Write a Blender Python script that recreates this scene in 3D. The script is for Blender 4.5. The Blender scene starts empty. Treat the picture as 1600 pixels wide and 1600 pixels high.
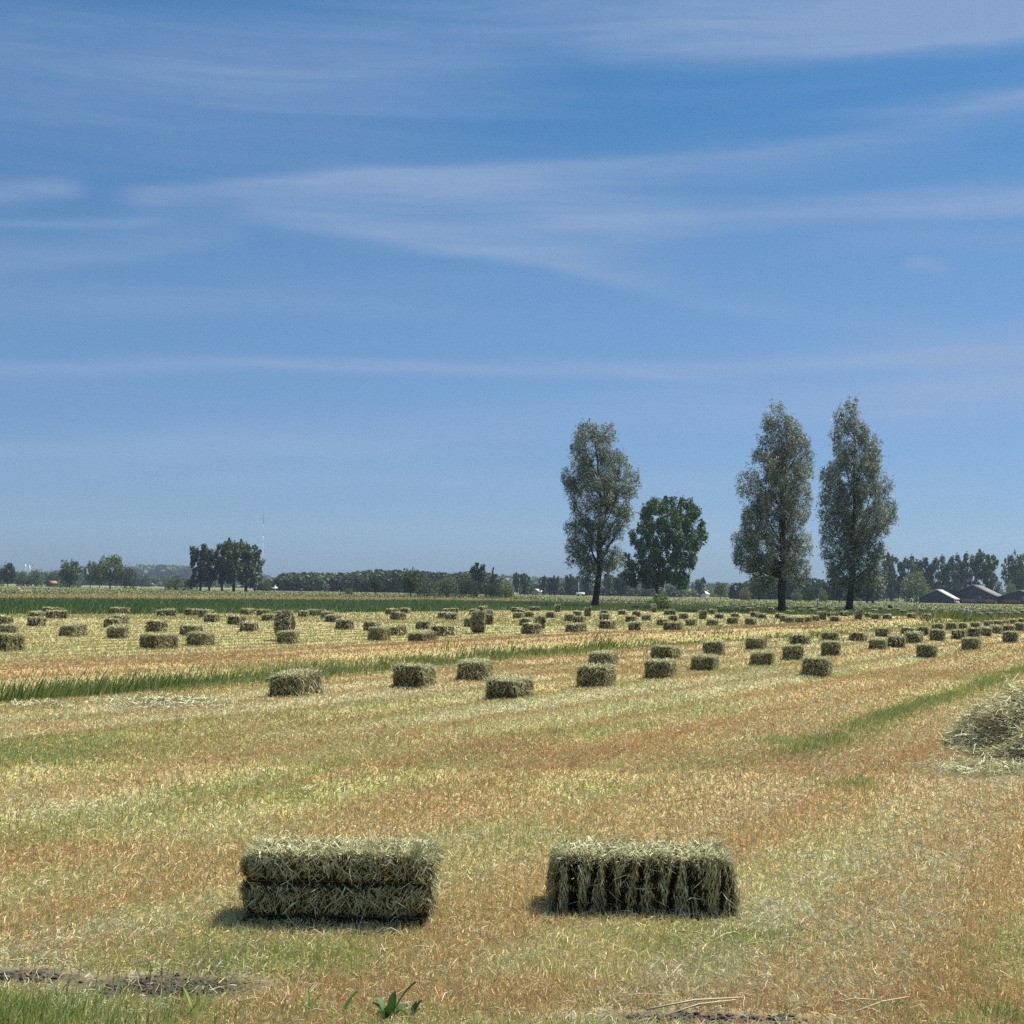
import bpy, math, random
import numpy as np
from mathutils import Matrix, Vector
from math import radians as rad
random.seed(4); RNG = np.random.default_rng(11)
S = bpy.context.scene; COL = S.collection

# ------------------------------------------------------------------ camera
F = 2400.0; EYE = 1.6; PITCH = math.atan(123/F); ROLL = rad(0.98)
cam = bpy.data.objects.new("camera", bpy.data.cameras.new("camera")); COL.objects.link(cam)
CR = (Matrix.Rotation(math.pi/2+PITCH, 4, 'X') @ Matrix.Rotation(ROLL, 4, 'Z'))
cam.matrix_world = Matrix.Translation((0, 0, EYE)) @ CR
cam.data.sensor_width = 36; cam.data.lens = 36*F/1600; cam.data.clip_start = .1; cam.data.clip_end = 20000
S.camera = cam
def ray(px, py):
    v = CR.to_3x3() @ Vector(((px-800)/F, (800-py)/F, -1)); return v.normalized()
def G(px, py):
    """ground point seen at that place of the photograph"""
    v = ray(px, py); t = -EYE/v.z; return (v.x*t, v.y*t)
def A(px, D):
    """point at forward distance D under that column of the photograph"""
    v = ray(px, 923+(px-800)*.0171); return (v.x/v.y*D, D)
def hor(px): return 923+(px-800)*math.tan(ROLL)

# ------------------------------------------------------------------ sky + sun
SUN_AZ = rad(54); SUN_EL = rad(60)      # azimuth from +Y towards +X
W = bpy.data.worlds.new("World"); S.world = W; W.use_nodes = True
nt = W.node_tree; nt.nodes.clear()
def N(t, **k):
    n = nt.nodes.new(t)
    for a, b in k.items(): setattr(n, a, b)
    return n
def L(a, b): nt.links.new(a, b)
def M(op, a, b=None, c=None, clamp=False):
    n = N('ShaderNodeMath', operation=op, use_clamp=clamp)
    for i, v in enumerate((a, b, c)):
        if v is None: continue
        if isinstance(v, (int, float)): n.inputs[i].default_value = v
        else: L(v, n.inputs[i])
    return n.outputs[0]
out = N('ShaderNodeOutputWorld'); bg = N('ShaderNodeBackground'); bg.inputs[1].default_value = 0.15
sky = N('ShaderNodeTexSky', sky_type='NISHITA'); sky.sun_disc = False
sky.sun_elevation = SUN_EL; sky.sun_rotation = SUN_AZ; sky.altitude = 0
sky.air_density = 1.0; sky.dust_density = 0.6; sky.ozone_density = 2.2
tc = N('ShaderNodeTexCoord'); sp = N('ShaderNodeSeparateXYZ'); L(tc.outputs['Generated'], sp.inputs[0])
az = M('ARCTAN2', sp.outputs[0], sp.outputs[1]); el = M('ARCSINE', sp.outputs[2])
AZ0, AZ1 = -.44, .44; EL0, EL1 = -.02, .42
U0 = M('DIVIDE', M('SUBTRACT', az, AZ0), AZ1-AZ0); V0 = M('DIVIDE', M('SUBTRACT', el, EL0), EL1-EL0)
cmb = N('ShaderNodeCombineXYZ'); L(U0, cmb.inputs[0]); L(M('MULTIPLY', V0, 3.2), cmb.inputs[1])
nz = N('ShaderNodeTexNoise'); nz.inputs['Scale'].default_value = 2.6; nz.inputs['Detail'].default_value = 5
L(cmb.outputs[0], nz.inputs['Vector'])
V = M('ADD', V0, M('MULTIPLY', M('SUBTRACT', nz.outputs['Fac'], .5), .045))
U = U0
cm2 = N('ShaderNodeCombineXYZ'); L(M('MULTIPLY', U0, 1.2), cm2.inputs[0]); L(M('MULTIPLY', V, 9), cm2.inputs[1])
nz2 = N('ShaderNodeTexNoise'); nz2.inputs['Scale'].default_value = 4; nz2.inputs['Detail'].default_value = 8; nz2.inputs['Roughness'].default_value = .62
nz2.inputs['Distortion'].default_value = .6
L(cm2.outputs[0], nz2.inputs['Vector'])
cm3 = N('ShaderNodeCombineXYZ'); L(M('ADD', M('MULTIPLY', U0, 7), M('MULTIPLY', V0, 6)), cm3.inputs[0]); L(M('MULTIPLY', V, 30), cm3.inputs[1])
nz3 = N('ShaderNodeTexNoise'); nz3.inputs['Scale'].default_value = 3; nz3.inputs['Detail'].default_value = 5
L(cm3.outputs[0], nz3.inputs['Vector'])
def uv(px, py):
    v = ray(px, py); return ((math.atan2(v.x, v.y)-AZ0)/(AZ1-AZ0), (math.asin(v.z)-EL0)/(EL1-EL0))
def fcurve(inp, pts):
    n = N('ShaderNodeFloatCurve'); c = n.mapping.curves[0]
    pts = sorted(pts)
    if pts[0][0] > 0: pts = [(0, pts[0][1])]+pts
    if pts[-1][0] < 1: pts = pts+[(1, pts[-1][1])]
    c.points[0].location = pts[0]; c.points[1].location = pts[-1]
    for p in pts[1:-1]: c.points.new(*p)
    n.mapping.update(); L(inp, n.inputs['Value']); return n.outputs[0]
def streak(pts, wu, wd):
    """cirrus streak: (px, py, strength) along it, half widths above and below in picture px"""
    P = [uv(x, y) for x, y, s in pts]
    c = fcurve(U, P); k = fcurve(U, [(p[0], q[2]) for p, q in zip(P, pts)])
    sc = (EL1-EL0)*F
    d = M('SUBTRACT', V, c)
    up = M('DIVIDE', M('MAXIMUM', d, 0), 1.25*wu/sc); dn = M('DIVIDE', M('MAXIMUM', M('MULTIPLY', d, -1), 0), 1.2*wd/sc)
    q = M('ADD', up, dn)
    g = M('EXPONENT', M('MULTIPLY', M('MULTIPLY', q, q), -1))
    return M('MULTIPLY', g, k)
ST = [
 ([(120, 303, 0), (240, 299, .5), (420, 283, .6), (600, 268, .65), (900, 258, .55), (1200, 238, .4), (1420, 200, .3), (1600, 150, .3)], 9, 34),
 ([(350, 318, 0), (520, 300, .35), (750, 310, .6), (900, 330, .6), (1050, 350, .3), (1250, 360, 0)], 34, 44),
 ([(300, 335, 0), (400, 343, .4), (580, 368, .65), (700, 385, .65), (850, 405, .7), (930, 424, .6), (1100, 470, .3), (1280, 500, .22), (1430, 516, .2), (1520, 525, 0)], 26, 11),
 ([(700, 345, 0), (900, 345, .4), (1100, 342, .55), (1350, 328, .75), (1600, 316, .95)], 22, 15),
 ([(780, 50, 0), (950, 80, .4), (1100, 80, .6), (1300, 68, .7), (1450, 55, .75), (1600, 38, 1.0)], 60, 18),
 ([(700, 0, .1), (1000, 10, .35), (1600, -10, .5)], 70, 60),
 ([(0, 572, .5), (400, 570, .55), (800, 570, .65), (1200, 570, .7), (1600, 556, .7)], 10, 12),
 ([(930, 570, 0), (1010, 578, .3), (1150, 594, .25), (1200, 600, 0)], 5, 6),
 ([(0, 715, .4), (300, 697, .55), (600, 682, .5), (860, 655, .4), (1000, 640, .4), (1300, 630, .7), (1600, 600, .95)], 26, 40),
 ([(200, 752, 0), (420, 750, .3), (900, 757, .3), (1400, 750, .3), (1600, 740, .2)], 12, 20),
 ([(0, 90, .4), (400, 110, .5), (640, 100, .45), (850, 60, .2), (1000, 40, 0)], 80, 90),
 ([(0, 300, .6), (90, 294, .6), (160, 298, 0)], 12, 16),
 ([(0, 351, .35), (200, 349, .35), (300, 345, 0)], 5, 6),
 ([(0, 412, .4), (180, 398, .35), (360, 370, .2), (440, 350, 0)], 26, 14),
 ([(0, 480, .2), (500, 470, .25), (900, 470, 0)], 30, 30),
 ([(1400, 420, 0), (1430, 412, .4), (1465, 422, .4), (1500, 430, 0)], 12, 10),
 ([(1200, 190, 0), (1450, 170, .3), (1600, 148, .35)], 14, 18),
 ([(1150, 400, 0), (1350, 375, .25), (1600, 368, .3)], 14, 16),
 ([(1000, 540, 0), (1400, 545, .35), (1600, 535, .45)], 22, 20),
]
tot = None
for s in ST:
    o = streak(*s); tot = o if tot is None else M('ADD', tot, o)
nz3.inputs['Detail'].default_value = 9; nz3.inputs['Roughness'].default_value = .7
tex = M('ADD', M('MULTIPLY', nz2.outputs['Fac'], .9), M('MULTIPLY', nz3.outputs['Fac'], .75))
tex = M('ADD', tex, .12)
wisp = M('MULTIPLY', M('MAXIMUM', M('SUBTRACT', nz2.outputs['Fac'], .47), 0), .45)
inwin = M('MULTIPLY', M('LESS_THAN', M('ABSOLUTE', M('SUBTRACT', U0, .5)), .5), M('LESS_THAN', M('ABSOLUTE', M('SUBTRACT', V0, .5)), .5))
cl = M('ADD', M('MULTIPLY', M('MULTIPLY', tot, tex), inwin), wisp)
cl = M('MULTIPLY', M('MINIMUM', M('MULTIPLY', cl, 1.12), 1.0), .74)
# sky tint: deepened and cooled low down, brightened overhead as added fill for shaded sides
tint = N('ShaderNodeValToRGB'); L(M('MAXIMUM', M('DIVIDE', el, 1.5), 0), tint.inputs[0])
TK = .335
TINT = [(0.0, (.35*TK, .54*TK, .92*TK)), (.054, (.40*TK, .60*TK, .92*TK)), (.135, (.46*TK, .69*TK, .90*TK)), (.225, (.25*TK, .64*TK, .90*TK)), (.30, (.17*TK, .61*TK, .90*TK)), (.45, (1.3, 1.2, 1.0)), (1.0, (1.9, 1.7, 1.35))]
while len(tint.color_ramp.elements) < len(TINT): tint.color_ramp.elements.new(.5)
for e, (p, c) in zip(tint.color_ramp.elements, TINT): e.position = p; e.color = (*[q/2 for q in c], 1)
mul = N('ShaderNodeMix', data_type='RGBA', blend_type='MULTIPLY'); mul.inputs[0].default_value = 1
L(sky.outputs[0], mul.inputs[6]); L(tint.outputs[0], mul.inputs[7])
m2 = N('ShaderNodeVectorMath', operation='SCALE'); L(mul.outputs[2], m2.inputs[0]); m2.inputs[3].default_value = 2.0
mx = N('ShaderNodeMix', data_type='RGBA'); L(cl, mx.inputs[0]); L(m2.outputs[0], mx.inputs[6]); mx.inputs[7].default_value = (.97, 1.36, 2.1, 1)
L(mx.outputs[2], bg.inputs[0]); L(bg.outputs[0], out.inputs[0])
sun = bpy.data.objects.new("sun", bpy.data.lights.new("sun", 'SUN')); COL.objects.link(sun)
sun.data.energy = 5.0; sun.data.angle = rad(.5); sun.data.color = (1, .945, .86)
sd = Vector((math.sin(SUN_AZ)*math.cos(SUN_EL), math.cos(SUN_AZ)*math.cos(SUN_EL), math.sin(SUN_EL)))
sun.rotation_euler = sd.to_track_quat('Z', 'Y').to_euler(); sun.location = (0, 0, 50)
S.view_settings.view_transform = 'Standard'; S.view_settings.look = 'None'; S.view_settings.exposure = 0.95; S.view_settings.gamma = 1
S.render.engine = 'CYCLES'; S.cycles.max_bounces = 5; S.cycles.diffuse_bounces = 3; S.cycles.transmission_bounces = 3
S.cycles.transparent_max_bounces = 4; S.cycles.volume_bounces = 0; S.cycles.use_denoising = False

# ------------------------------------------------------------------ helpers
def tag(o, label=None, cat=None, group=None, kind=None):
    for k, v in (('label', label), ('category', cat), ('group', group), ('kind', kind)):
        if v: o[k] = v
    return o
def link(name, me, parent=None, loc=None):
    o = bpy.data.objects.new(name, me); COL.objects.link(o)
    if parent: o.parent = parent
    if loc is not None: o.location = loc
    return o
def empty(name, loc, rz=0):
    o = bpy.data.objects.new(name, None); COL.objects.link(o); o.location = loc; o.rotation_euler = (0, 0, rz)
    o.empty_display_size = .2; return o
def mesh(name, v, tris=None, quads=None, col=None, mat=None, smooth=False, mi=None):
    me = bpy.data.meshes.new(name)
    v = np.asarray(v, np.float32); tris = np.zeros((0, 3), np.int32) if tris is None else np.asarray(tris, np.int32).reshape(-1, 3)
    quads = np.zeros((0, 4), np.int32) if quads is None else np.asarray(quads, np.int32).reshape(-1, 4)
    me.vertices.add(len(v)); me.vertices.foreach_set('co', v.ravel())
    nl = tris.size+quads.size; me.loops.add(nl); me.loops.foreach_set('vertex_index', np.concatenate([tris.ravel(), quads.ravel()]))
    n = len(tris)+len(quads); me.polygons.add(n)
    st = np.concatenate([np.arange(len(tris))*3, tris.size+np.arange(len(quads))*4]).astype(np.int32)
    me.polygons.foreach_set('loop_start', st)
    me.update(calc_edges=True)
    if smooth: me.polygons.foreach_set('use_smooth', np.ones(n, bool))
    if col is not None:
        a = me.color_attributes.new('Col', 'FLOAT_COLOR', 'POINT'); c = np.ones((len(v), 4), np.float32); c[:, :3] = col
        a.data.foreach_set('color', c.ravel())
    for m in (mat if isinstance(mat, (list, tuple)) else [mat]):
        if m: me.materials.append(m)
    if mi is not None: me.polygons.foreach_set('material_index', np.asarray(mi, np.int32))
    me.update(); return me
class MB:
    def __init__(s): s.v = []; s.t = []; s.q = []; s.c = []; s.n = 0
    def add(s, v, t=None, q=None, c=(.5, .5, .5)):
        v = np.asarray(v, float)
        if t is not None and len(t): s.t.append(np.asarray(t, int).reshape(-1, 3)+s.n)
        if q is not None and len(q): s.q.append(np.asarray(q, int).reshape(-1, 4)+s.n)
        s.v.append(v); c = np.asarray(c, float); s.c.append(np.broadcast_to(c, (len(v), 3)).copy()); s.n += len(v)
    def box(s, lo, hi, c=(.5, .5, .5)):
        x0, y0, z0 = lo; x1, y1, z1 = hi
        v = [(x0, y0, z0), (x1, y0, z0), (x1, y1, z0), (x0, y1, z0), (x0, y0, z1), (x1, y0, z1), (x1, y1, z1), (x0, y1, z1)]
        s.add(v, q=[(3, 2, 1, 0), (4, 5, 6, 7), (0, 1, 5, 4), (1, 2, 6, 5), (2, 3, 7, 6), (3, 0, 4, 7)], c=c)
    def tube(s, P, R, k=7, c=(.5, .5, .5), rough=0, cap=True):
        P = np.asarray(P, float); n = len(P); R = np.broadcast_to(R, (n,)); vs = []
        for i in range(n):
            d = P[min(i+1, n-1)]-P[max(i-1, 0)]; d /= np.linalg.norm(d)+1e-9
            a = np.cross(d, (0, 1, 0) if abs(d[1]) < .9 else (1, 0, 0)); a /= np.linalg.norm(a); b = np.cross(d, a)
            for j in range(k):
                r = R[i]*(1+rough*(random.random()-.5)); th = 2*math.pi*j/k
                vs.append(P[i]+r*(math.cos(th)*a+math.sin(th)*b))
        q = [(i*k+j, i*k+(j+1) % k, (i+1)*k+(j+1) % k, (i+1)*k+j) for i in range(n-1) for j in range(k)]
        t = []
        if cap:
            vs += [P[0], P[-1]]
            t += [(n*k, (j+1) % k, j) for j in range(k)]+[(n*k+1, (n-1)*k+j, (n-1)*k+(j+1) % k) for j in range(k)]
        s.add(vs, t=t, q=q, c=c)
    def mesh(s, name, mat, smooth=False):
        return mesh(name, np.concatenate(s.v), np.concatenate(s.t) if s.t else None, np.concatenate(s.q) if s.q else None, np.concatenate(s.c), mat, smooth)
def unit(v): return v/(np.linalg.norm(v, axis=-1, keepdims=True)+1e-9)
def ribbons(P, D, Wd, B, C, face=None):
    """bent blades: base P, end offset D, width Wd, bend offset B at the middle, colour C. 5 verts each"""
    n = len(P); side = np.cross(D, RNG.normal(size=(n, 3)) if face is None else face); side = unit(side)*(np.asarray(Wd).reshape(-1, 1)/2)
    mid = P+D*.5+B
    v = np.stack([P-side, P+side, mid-side*.85, mid+side*.85, P+D], 1).reshape(-1, 3)
    i = np.arange(n)[:, None]*5
    t = np.concatenate([i+[0, 1, 3], i+[0, 3, 2], i+[2, 3, 4]])
    return v, t, np.repeat(C, 5, 0)
def leaves(P, D, Nn, Wd, C):
    """leaf diamonds: centre P, half length vector D, normal hint, width"""
    side = unit(np.cross(D, Nn))*(np.asarray(Wd).reshape(-1, 1)/2)
    v = np.stack([P-D, P-D*.1+side, P+D, P-D*.1-side], 1).reshape(-1, 3)
    i = np.arange(len(P))[:, None]*4
    return v, i+[0, 1, 2, 3], np.repeat(C, 4, 0)
# value noise
_T = np.random.default_rng(5).random((256, 256))
def vn(x, y):
    x = np.asarray(x, float); y = np.asarray(y, float)
    xi = np.floor(x).astype(int); yi = np.floor(y).astype(int); fx = x-xi; fy = y-yi
    fx = fx*fx*(3-2*fx); fy = fy*fy*(3-2*fy); g = lambda a, b: _T[a & 255, b & 255]
    return (g(xi, yi)*(1-fx)+g(xi+1, yi)*fx)*(1-fy)+(g(xi, yi+1)*(1-fx)+g(xi+1, yi+1)*fx)*fy
def fbm(x, y, o=4):
    r = 0; a = .5; s = 0
    for k in range(o): r = r+a*vn(x*2**k+17.3*k, y*2**k+5.1*k); s += a; a *= .55
    return r/s
def ss(a, b, x): t = np.clip((x-a)/(b-a), 0, 1); return t*t*(3-2*t)

# ------------------------------------------------------------------ materials
def mat(name, base=None, attr=True, rough=.8, trans=0.0, noise=None, spec=.2, bump=None):
    m = bpy.data.materials.new(name); m.use_nodes = True; t = m.node_tree; t.nodes.clear()
    o = t.nodes.new('ShaderNodeOutputMaterial'); p = t.nodes.new('ShaderNodeBsdfPrincipled')
    p.inputs['Roughness'].default_value = rough; p.inputs['Specular IOR Level'].default_value = spec
    if attr: a = t.nodes.new('ShaderNodeVertexColor'); a.layer_name = 'Col'; c = a.outputs[0]
    else: a = t.nodes.new('ShaderNodeRGB'); a.outputs[0].default_value = (*base, 1); c = a.outputs[0]
    tcn = t.nodes.new('ShaderNodeTexCoord')
    if noise:
        for sc, am in noise:
            n = t.nodes.new('ShaderNodeTexNoise'); n.inputs['Scale'].default_value = sc; n.inputs['Detail'].default_value = 5
            t.links.new(tcn.outputs['Object'], n.inputs['Vector'])
            mr = t.nodes.new('ShaderNodeMapRange'); mr.inputs[1].default_value = .25; mr.inputs[2].default_value = .75
            mr.inputs[3].default_value = 1-am; mr.inputs[4].default_value = 1+am; t.links.new(n.outputs[0], mr.inputs[0])
            v = t.nodes.new('ShaderNodeVectorMath'); v.operation = 'SCALE'; t.links.new(c, v.inputs[0]); t.links.new(mr.outputs[0], v.inputs[3]); c = v.outputs[0]
    if bump:
        n = t.nodes.new('ShaderNodeTexNoise'); n.inputs['Scale'].default_value = bump[0]; n.inputs['Detail'].default_value = 6
        t.links.new(tcn.outputs['Object'], n.inputs['Vector'])
        b = t.nodes.new('ShaderNodeBump'); b.inputs['Strength'].default_value = bump[1]; b.inputs['Distance'].default_value = bump[2]
        t.links.new(n.outputs[0], b.inputs['Height']); t.links.new(b.outputs[0], p.inputs['Normal'])
    t.links.new(c, p.inputs['Base Color'])
    if trans:
        tr = t.nodes.new('ShaderNodeBsdfTranslucent'); mxs = t.nodes.new('ShaderNodeMixShader'); mxs.inputs[0].default_value = trans
        t.links.new(c, tr.inputs[0]); t.links.new(p.outputs[0], mxs.inputs[1]); t.links.new(tr.outputs[0], mxs.inputs[2]); t.links.new(mxs.outputs[0], o.inputs[0])
    else: t.links.new(p.outputs[0], o.inputs[0])
    return m
M_GROUND = mat('field_ground', rough=.95, spec=.05, noise=[(.35, .12), (2.3, .16), (22, .25)], bump=(25, .8, .03))
M_BLADE = mat('straw_and_grass', rough=.75, trans=.22, spec=.15)
M_HAY = mat('hay', rough=.8, trans=.12, spec=.12)
M_HAYBODY = mat('packed_hay', rough=.95, spec=.03, noise=[(60, .45)], bump=(70, 1, .03))
M_LEAF = mat('leaf', rough=.6, trans=.25, spec=.25)
M_BARK = mat('bark', rough=.95, spec=.05, noise=[(3, .35)], bump=(9, 1, .06))
M_WOOD = mat('weathered_wood', rough=.85, spec=.1, noise=[(9, .25)])
M_CLAD = mat('painted_cladding', rough=.8, spec=.1, noise=[(1.3, .15)])
M_TWINE = mat('twine', rough=.8, spec=.1)

# ------------------------------------------------------------------ the lie of the land
RD = unit(np.array([.415, .91])); RN = np.array([RD[1], -RD[0]])      # row direction, and across it (to the right)
DITCH = (np.array([-7.5, 22.5])@RN)
STRIP = (np.array([6.26, 23.1])@RN)
def st(x, y): return x*RD[0]+y*RD[1], x*RN[0]+y*RN[1]
def bl(pts):
    p = [G(*q) for q in pts]; p.sort(); a = np.array(p); return a[:, 0], a[:, 1]
B1 = bl([(0, 961), (200, 961), (400, 959), (600, 957), (800, 954), (1000, 955), (1200, 960), (1400, 963), (1600, 966)])
B2 = bl([(0, 940), (200, 940), (400, 940), (700, 941), (1000, 945), (1200, 949), (1400, 953), (1600, 957)])
B3 = bl([(0, 929), (200, 930), (400, 933), (700, 936), (900, 939), (1100, 944)])
def bd(B, x): return np.interp(x, *B)
def ditch_off(s): return .5*np.sin(s*.11)+.35*(fbm(s*.15, s*0+3)-.5)
def H(x, y):
    x = np.asarray(x, float); y = np.asarray(y, float); s, t = st(x, y)
    h = .05*(fbm(x*.35, y*.35, 3)-.5)+.10*(fbm(x*.05+9, y*.05, 2)-.5)
    h = h*np.clip(1-y/160, 0, 1)
    h = h-.28*np.exp(-((t-DITCH-ditch_off(s))/.8)**2)*(s < 125)
    h = h+.10*np.exp(-((t-DITCH-ditch_off(s)+3)/1.6)**2)*(s < 125)
    # flattened swath ridges along the rows
    return h+.018*np.sin(t*2*math.pi/1.35+1.2*np.sin(s*.13))*(y < 90)*ss(6, 12, y)
ORANGE = np.array([.46, .305, .145]); PALE = np.array([.53, .445, .24]); GREEN = np.array([.30, .33, .10]); OLIVE = np.array([.43, .40, .165]); SOIL = np.array([.05, .042, .037]); GREY = np.array([.44, .43, .28])
DGREEN = np.array([.075, .13, .045]); LGREEN = np.array([.17, .19, .085])
PATCH = []
for x, y, rx, ry, k, a in [  # green (g), orange (o), soil (s), grey-green hay litter (h)
    (60, 1185, 100, 14, 'g', .9), (420, 1500, 170, 30, 'g', .9), (1230, 1160, 50, 10, 'g', .6), (1120, 1192, 70, 8, 'g', .4), (800, 1225, 170, 10, 'g', .5),
    (20, 1590, 170, 30, 'g', 1.2), (300, 1596, 140, 14, 'g', .6), (1330, 1228, 40, 8, 'g', .8), (1060, 1490, 60, 10, 'g', .4), (1180, 1470, 150, 12, 'g', .5), (420, 1240, 120, 10, 'g', .4),
    (120, 1335, 200, 22, 'o', .9), (1350, 1200, 200, 22, 'o', .8), (1480, 1130, 120, 16, 'o', .7), (800, 1160, 300, 9, 'o', .5), (900, 1175, 160, 10, 'o', .7), (150, 1135, 160, 6, 'o', .5),
    (1520, 1390, 110, 14, 'o', .6), (150, 1480, 180, 14, 'o', .6), (800, 1560, 300, 30, 'o', .7), (1300, 1570, 300, 20, 'o', .5), (1570, 1560, 120, 40, 'o', 1.3), (450, 1130, 150, 7, 'o', .6), (1100, 1130, 120, 8, 'o', .4),
    (265, 1542, 95, 14, 's', 22), (30, 1524, 60, 10, 's', 16), (1100, 1592, 160, 10, 's', 9), (760, 1597, 110, 8, 's', .7), (1600, 1596, 60, 8, 's', .8),
    (250, 1100, 110, 9, 'h', 1.), (1550, 1210, 130, 10, 'h', 1.2), (1450, 1200, 40, 7, 'h', .8), (700, 1300, 260, 14, 'h', .4), (120, 1260, 150, 18, 'h', .5), (1200, 1420, 90, 26, 'h', .6), (1350, 1340, 200, 10, 'h', .4)]:
    cx, cy = G(x, y); x2, _ = G(x+rx, y); _, y2 = G(x, y-ry); PATCH.append((cx, cy, abs(x2-cx), abs(y2-cy), k, a))
def weights(x, y):
    """share of orange, pale, green, olive, soil, grey hay litter in the cut field"""
    s, t = st(x, y); tw = t+.8*(fbm(s*.12, t*.12)-.5)
    o = ss(.42, .64, fbm(tw*.9+3, s*.07, 4))*1.25+ss(.5, .8, fbm(x*.6, y*.35+40, 4))*.6
    g = ss(.52, .74, fbm(tw*.75+33, s*.06+8, 4))*.6+ss(.55, .8, fbm(x*.5+60, y*.4, 4))*.45
    p = .55+0*x; ol = .5+.3*fbm(x*.2, y*.2+7); so = ss(.7, .85, fbm(x*1.2+5, y*1.2+2))*.25; gr = ss(.45, .68, fbm(tw*1.1+90, s*.1, 4))*.8
    # ridge beyond the ditch is strongly orange; strips of green
    dt = t-DITCH-ditch_off(s)
    o = o+2.3*np.exp(-((dt+3.2)/1.6)**2); p = p*(1-.4*np.exp(-((dt+3)/1.4)**2))
    ln_ = np.maximum(0, np.sin(t*2*math.pi/1.35+1.2*np.sin(s*.13)+2*fbm(s*.1, t*.3)))**6*ss(9, 16, y)*(.4+.9*fbm(s*.3+2, t*.8, 3))
    o = o+ln_*2.6*(dt > 1.5); p = p*(1-.45*ln_*(dt > 1.5)); ds = t-STRIP-.07*np.sin(s*.5); fade = ss(14, 21, s)
    g = g+(2.5*np.exp(-(ds/.35)**2)*fade*(.6+.8*fbm(s*.5, t*0+1, 2)))+2.5*np.exp(-(dt/1.2)**2)
    mf = ss(-4.5, -8, dt); ol = ol+mf*.9; p = p*(1-.5*mf); gr = gr+.1*mf; o = o+.25*mf*fbm(x*.15, y*.15+3); o = o*(1-.55*mf)
    for cx, cy, rx, ry, k, a in PATCH:
        w = a*np.exp(-((x-cx)/rx)**2-((y-cy)/ry)**2)*(.5+1.0*fbm(x*1.5+cx, y*1.5, 3))
        if k == 'g': g = g+w*1.4; o = o*(1-np.clip(w, 0, .8))
        elif k == 'o': o = o+w*1.5
        elif k == 's': so = so+w*2.2; g = g*(1-np.clip(w, 0, .8))
        else: gr = gr+w*1.6
    return np.stack([o, p, g, ol, so, gr], -1)
PAL = np.stack([ORANGE, PALE, GREEN, OLIVE, SOIL, GREY])*.97
def fieldcol(x, y):
    w = weights(x, y); w = w/w.sum(-1, keepdims=True); return w@PAL
def zones(x, y):
    e = .6*(fbm(x*.3, y*.1, 3)-.5)
    b1 = bd(B1, x)*(1+.03*e); b2 = bd(B2, x)*(1+.05*e); b3 = bd(B3, x)*(1+.04*e)
    z1 = ss(0, 1.5, y-b1); z2 = ss(0, 5, y-b2); z3 = ss(0, 8, y-b3)
    return z1, z2, z3
def landcol(x, y):
    c = fieldcol(x, y); z1, z2, z3 = zones(x, y); v = (lambda a: a[..., None])
    lft = ss(6, -4, x)          # straw strip only on the left half
    dg = DGREEN*(.8+.5*v(fbm(x*.2, y*.1)))+v(ss(-2, 25, x))*(LGREEN-DGREEN)*.75
    me = LGREEN*(.85+.3*v(fbm(x*.03, y*.015)))+v(ss(.45, .7, fbm(x*.02+4, y*.02)))*np.array([.06, .035, .01])
    stw = PALE*np.array([.95, .95, .9]); stw = v(lft)*stw+v(1-lft)*me
    c = c*(1-v(z1))+dg*v(z1); c = c*(1-v(z2))+stw*v(z2); c = c*(1-v(z3))+me*v(z3); return c

# ground: one polar sheet, fine inside the view, out to the horizon
th = np.concatenate([np.linspace(-180, -26, 45)[:-1], np.linspace(-26, 26, 420), np.linspace(26, 180, 45)[1:]])*math.pi/180
rr = np.concatenate([[.3], np.geomspace(1.5, 160, 330), np.geomspace(163, 9000, 170)])
TT, RR = np.meshgrid(th[:-1], rr); X = RR*np.sin(TT); Y = RR*np.cos(TT); Z = H(X, Y)
nT = len(th)-1; nR = len(rr)
i, j = np.meshgrid(np.arange(nR-1), np.arange(nT), indexing='ij'); j2 = (j+1) % nT
q = np.stack([i*nT+j, i*nT+j2, (i+1)*nT+j2, (i+1)*nT+j], -1).reshape(-1, 4)[:, ::-1]
v = np.stack([X, Y, Z], -1).reshape(-1, 3); c = landcol(v[:, 0], v[:, 1])
near = np.clip(1-v[:, 1]/60, 0, 1)[:, None]; c = c*(.66+.05*near)  # sheet darkened for the shade its flat surface lacks between stems
v = np.vstack([v, [[0, 0, 0]]]); c = np.vstack([c, c[:1]])
t = np.stack([np.full(nT, len(v)-1), (np.arange(nT)+1) % nT, np.arange(nT)], -1)
tag(link('ground', mesh('ground', v, t[:, ::-1], q, c, M_GROUND, True)), kind='structure')

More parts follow.
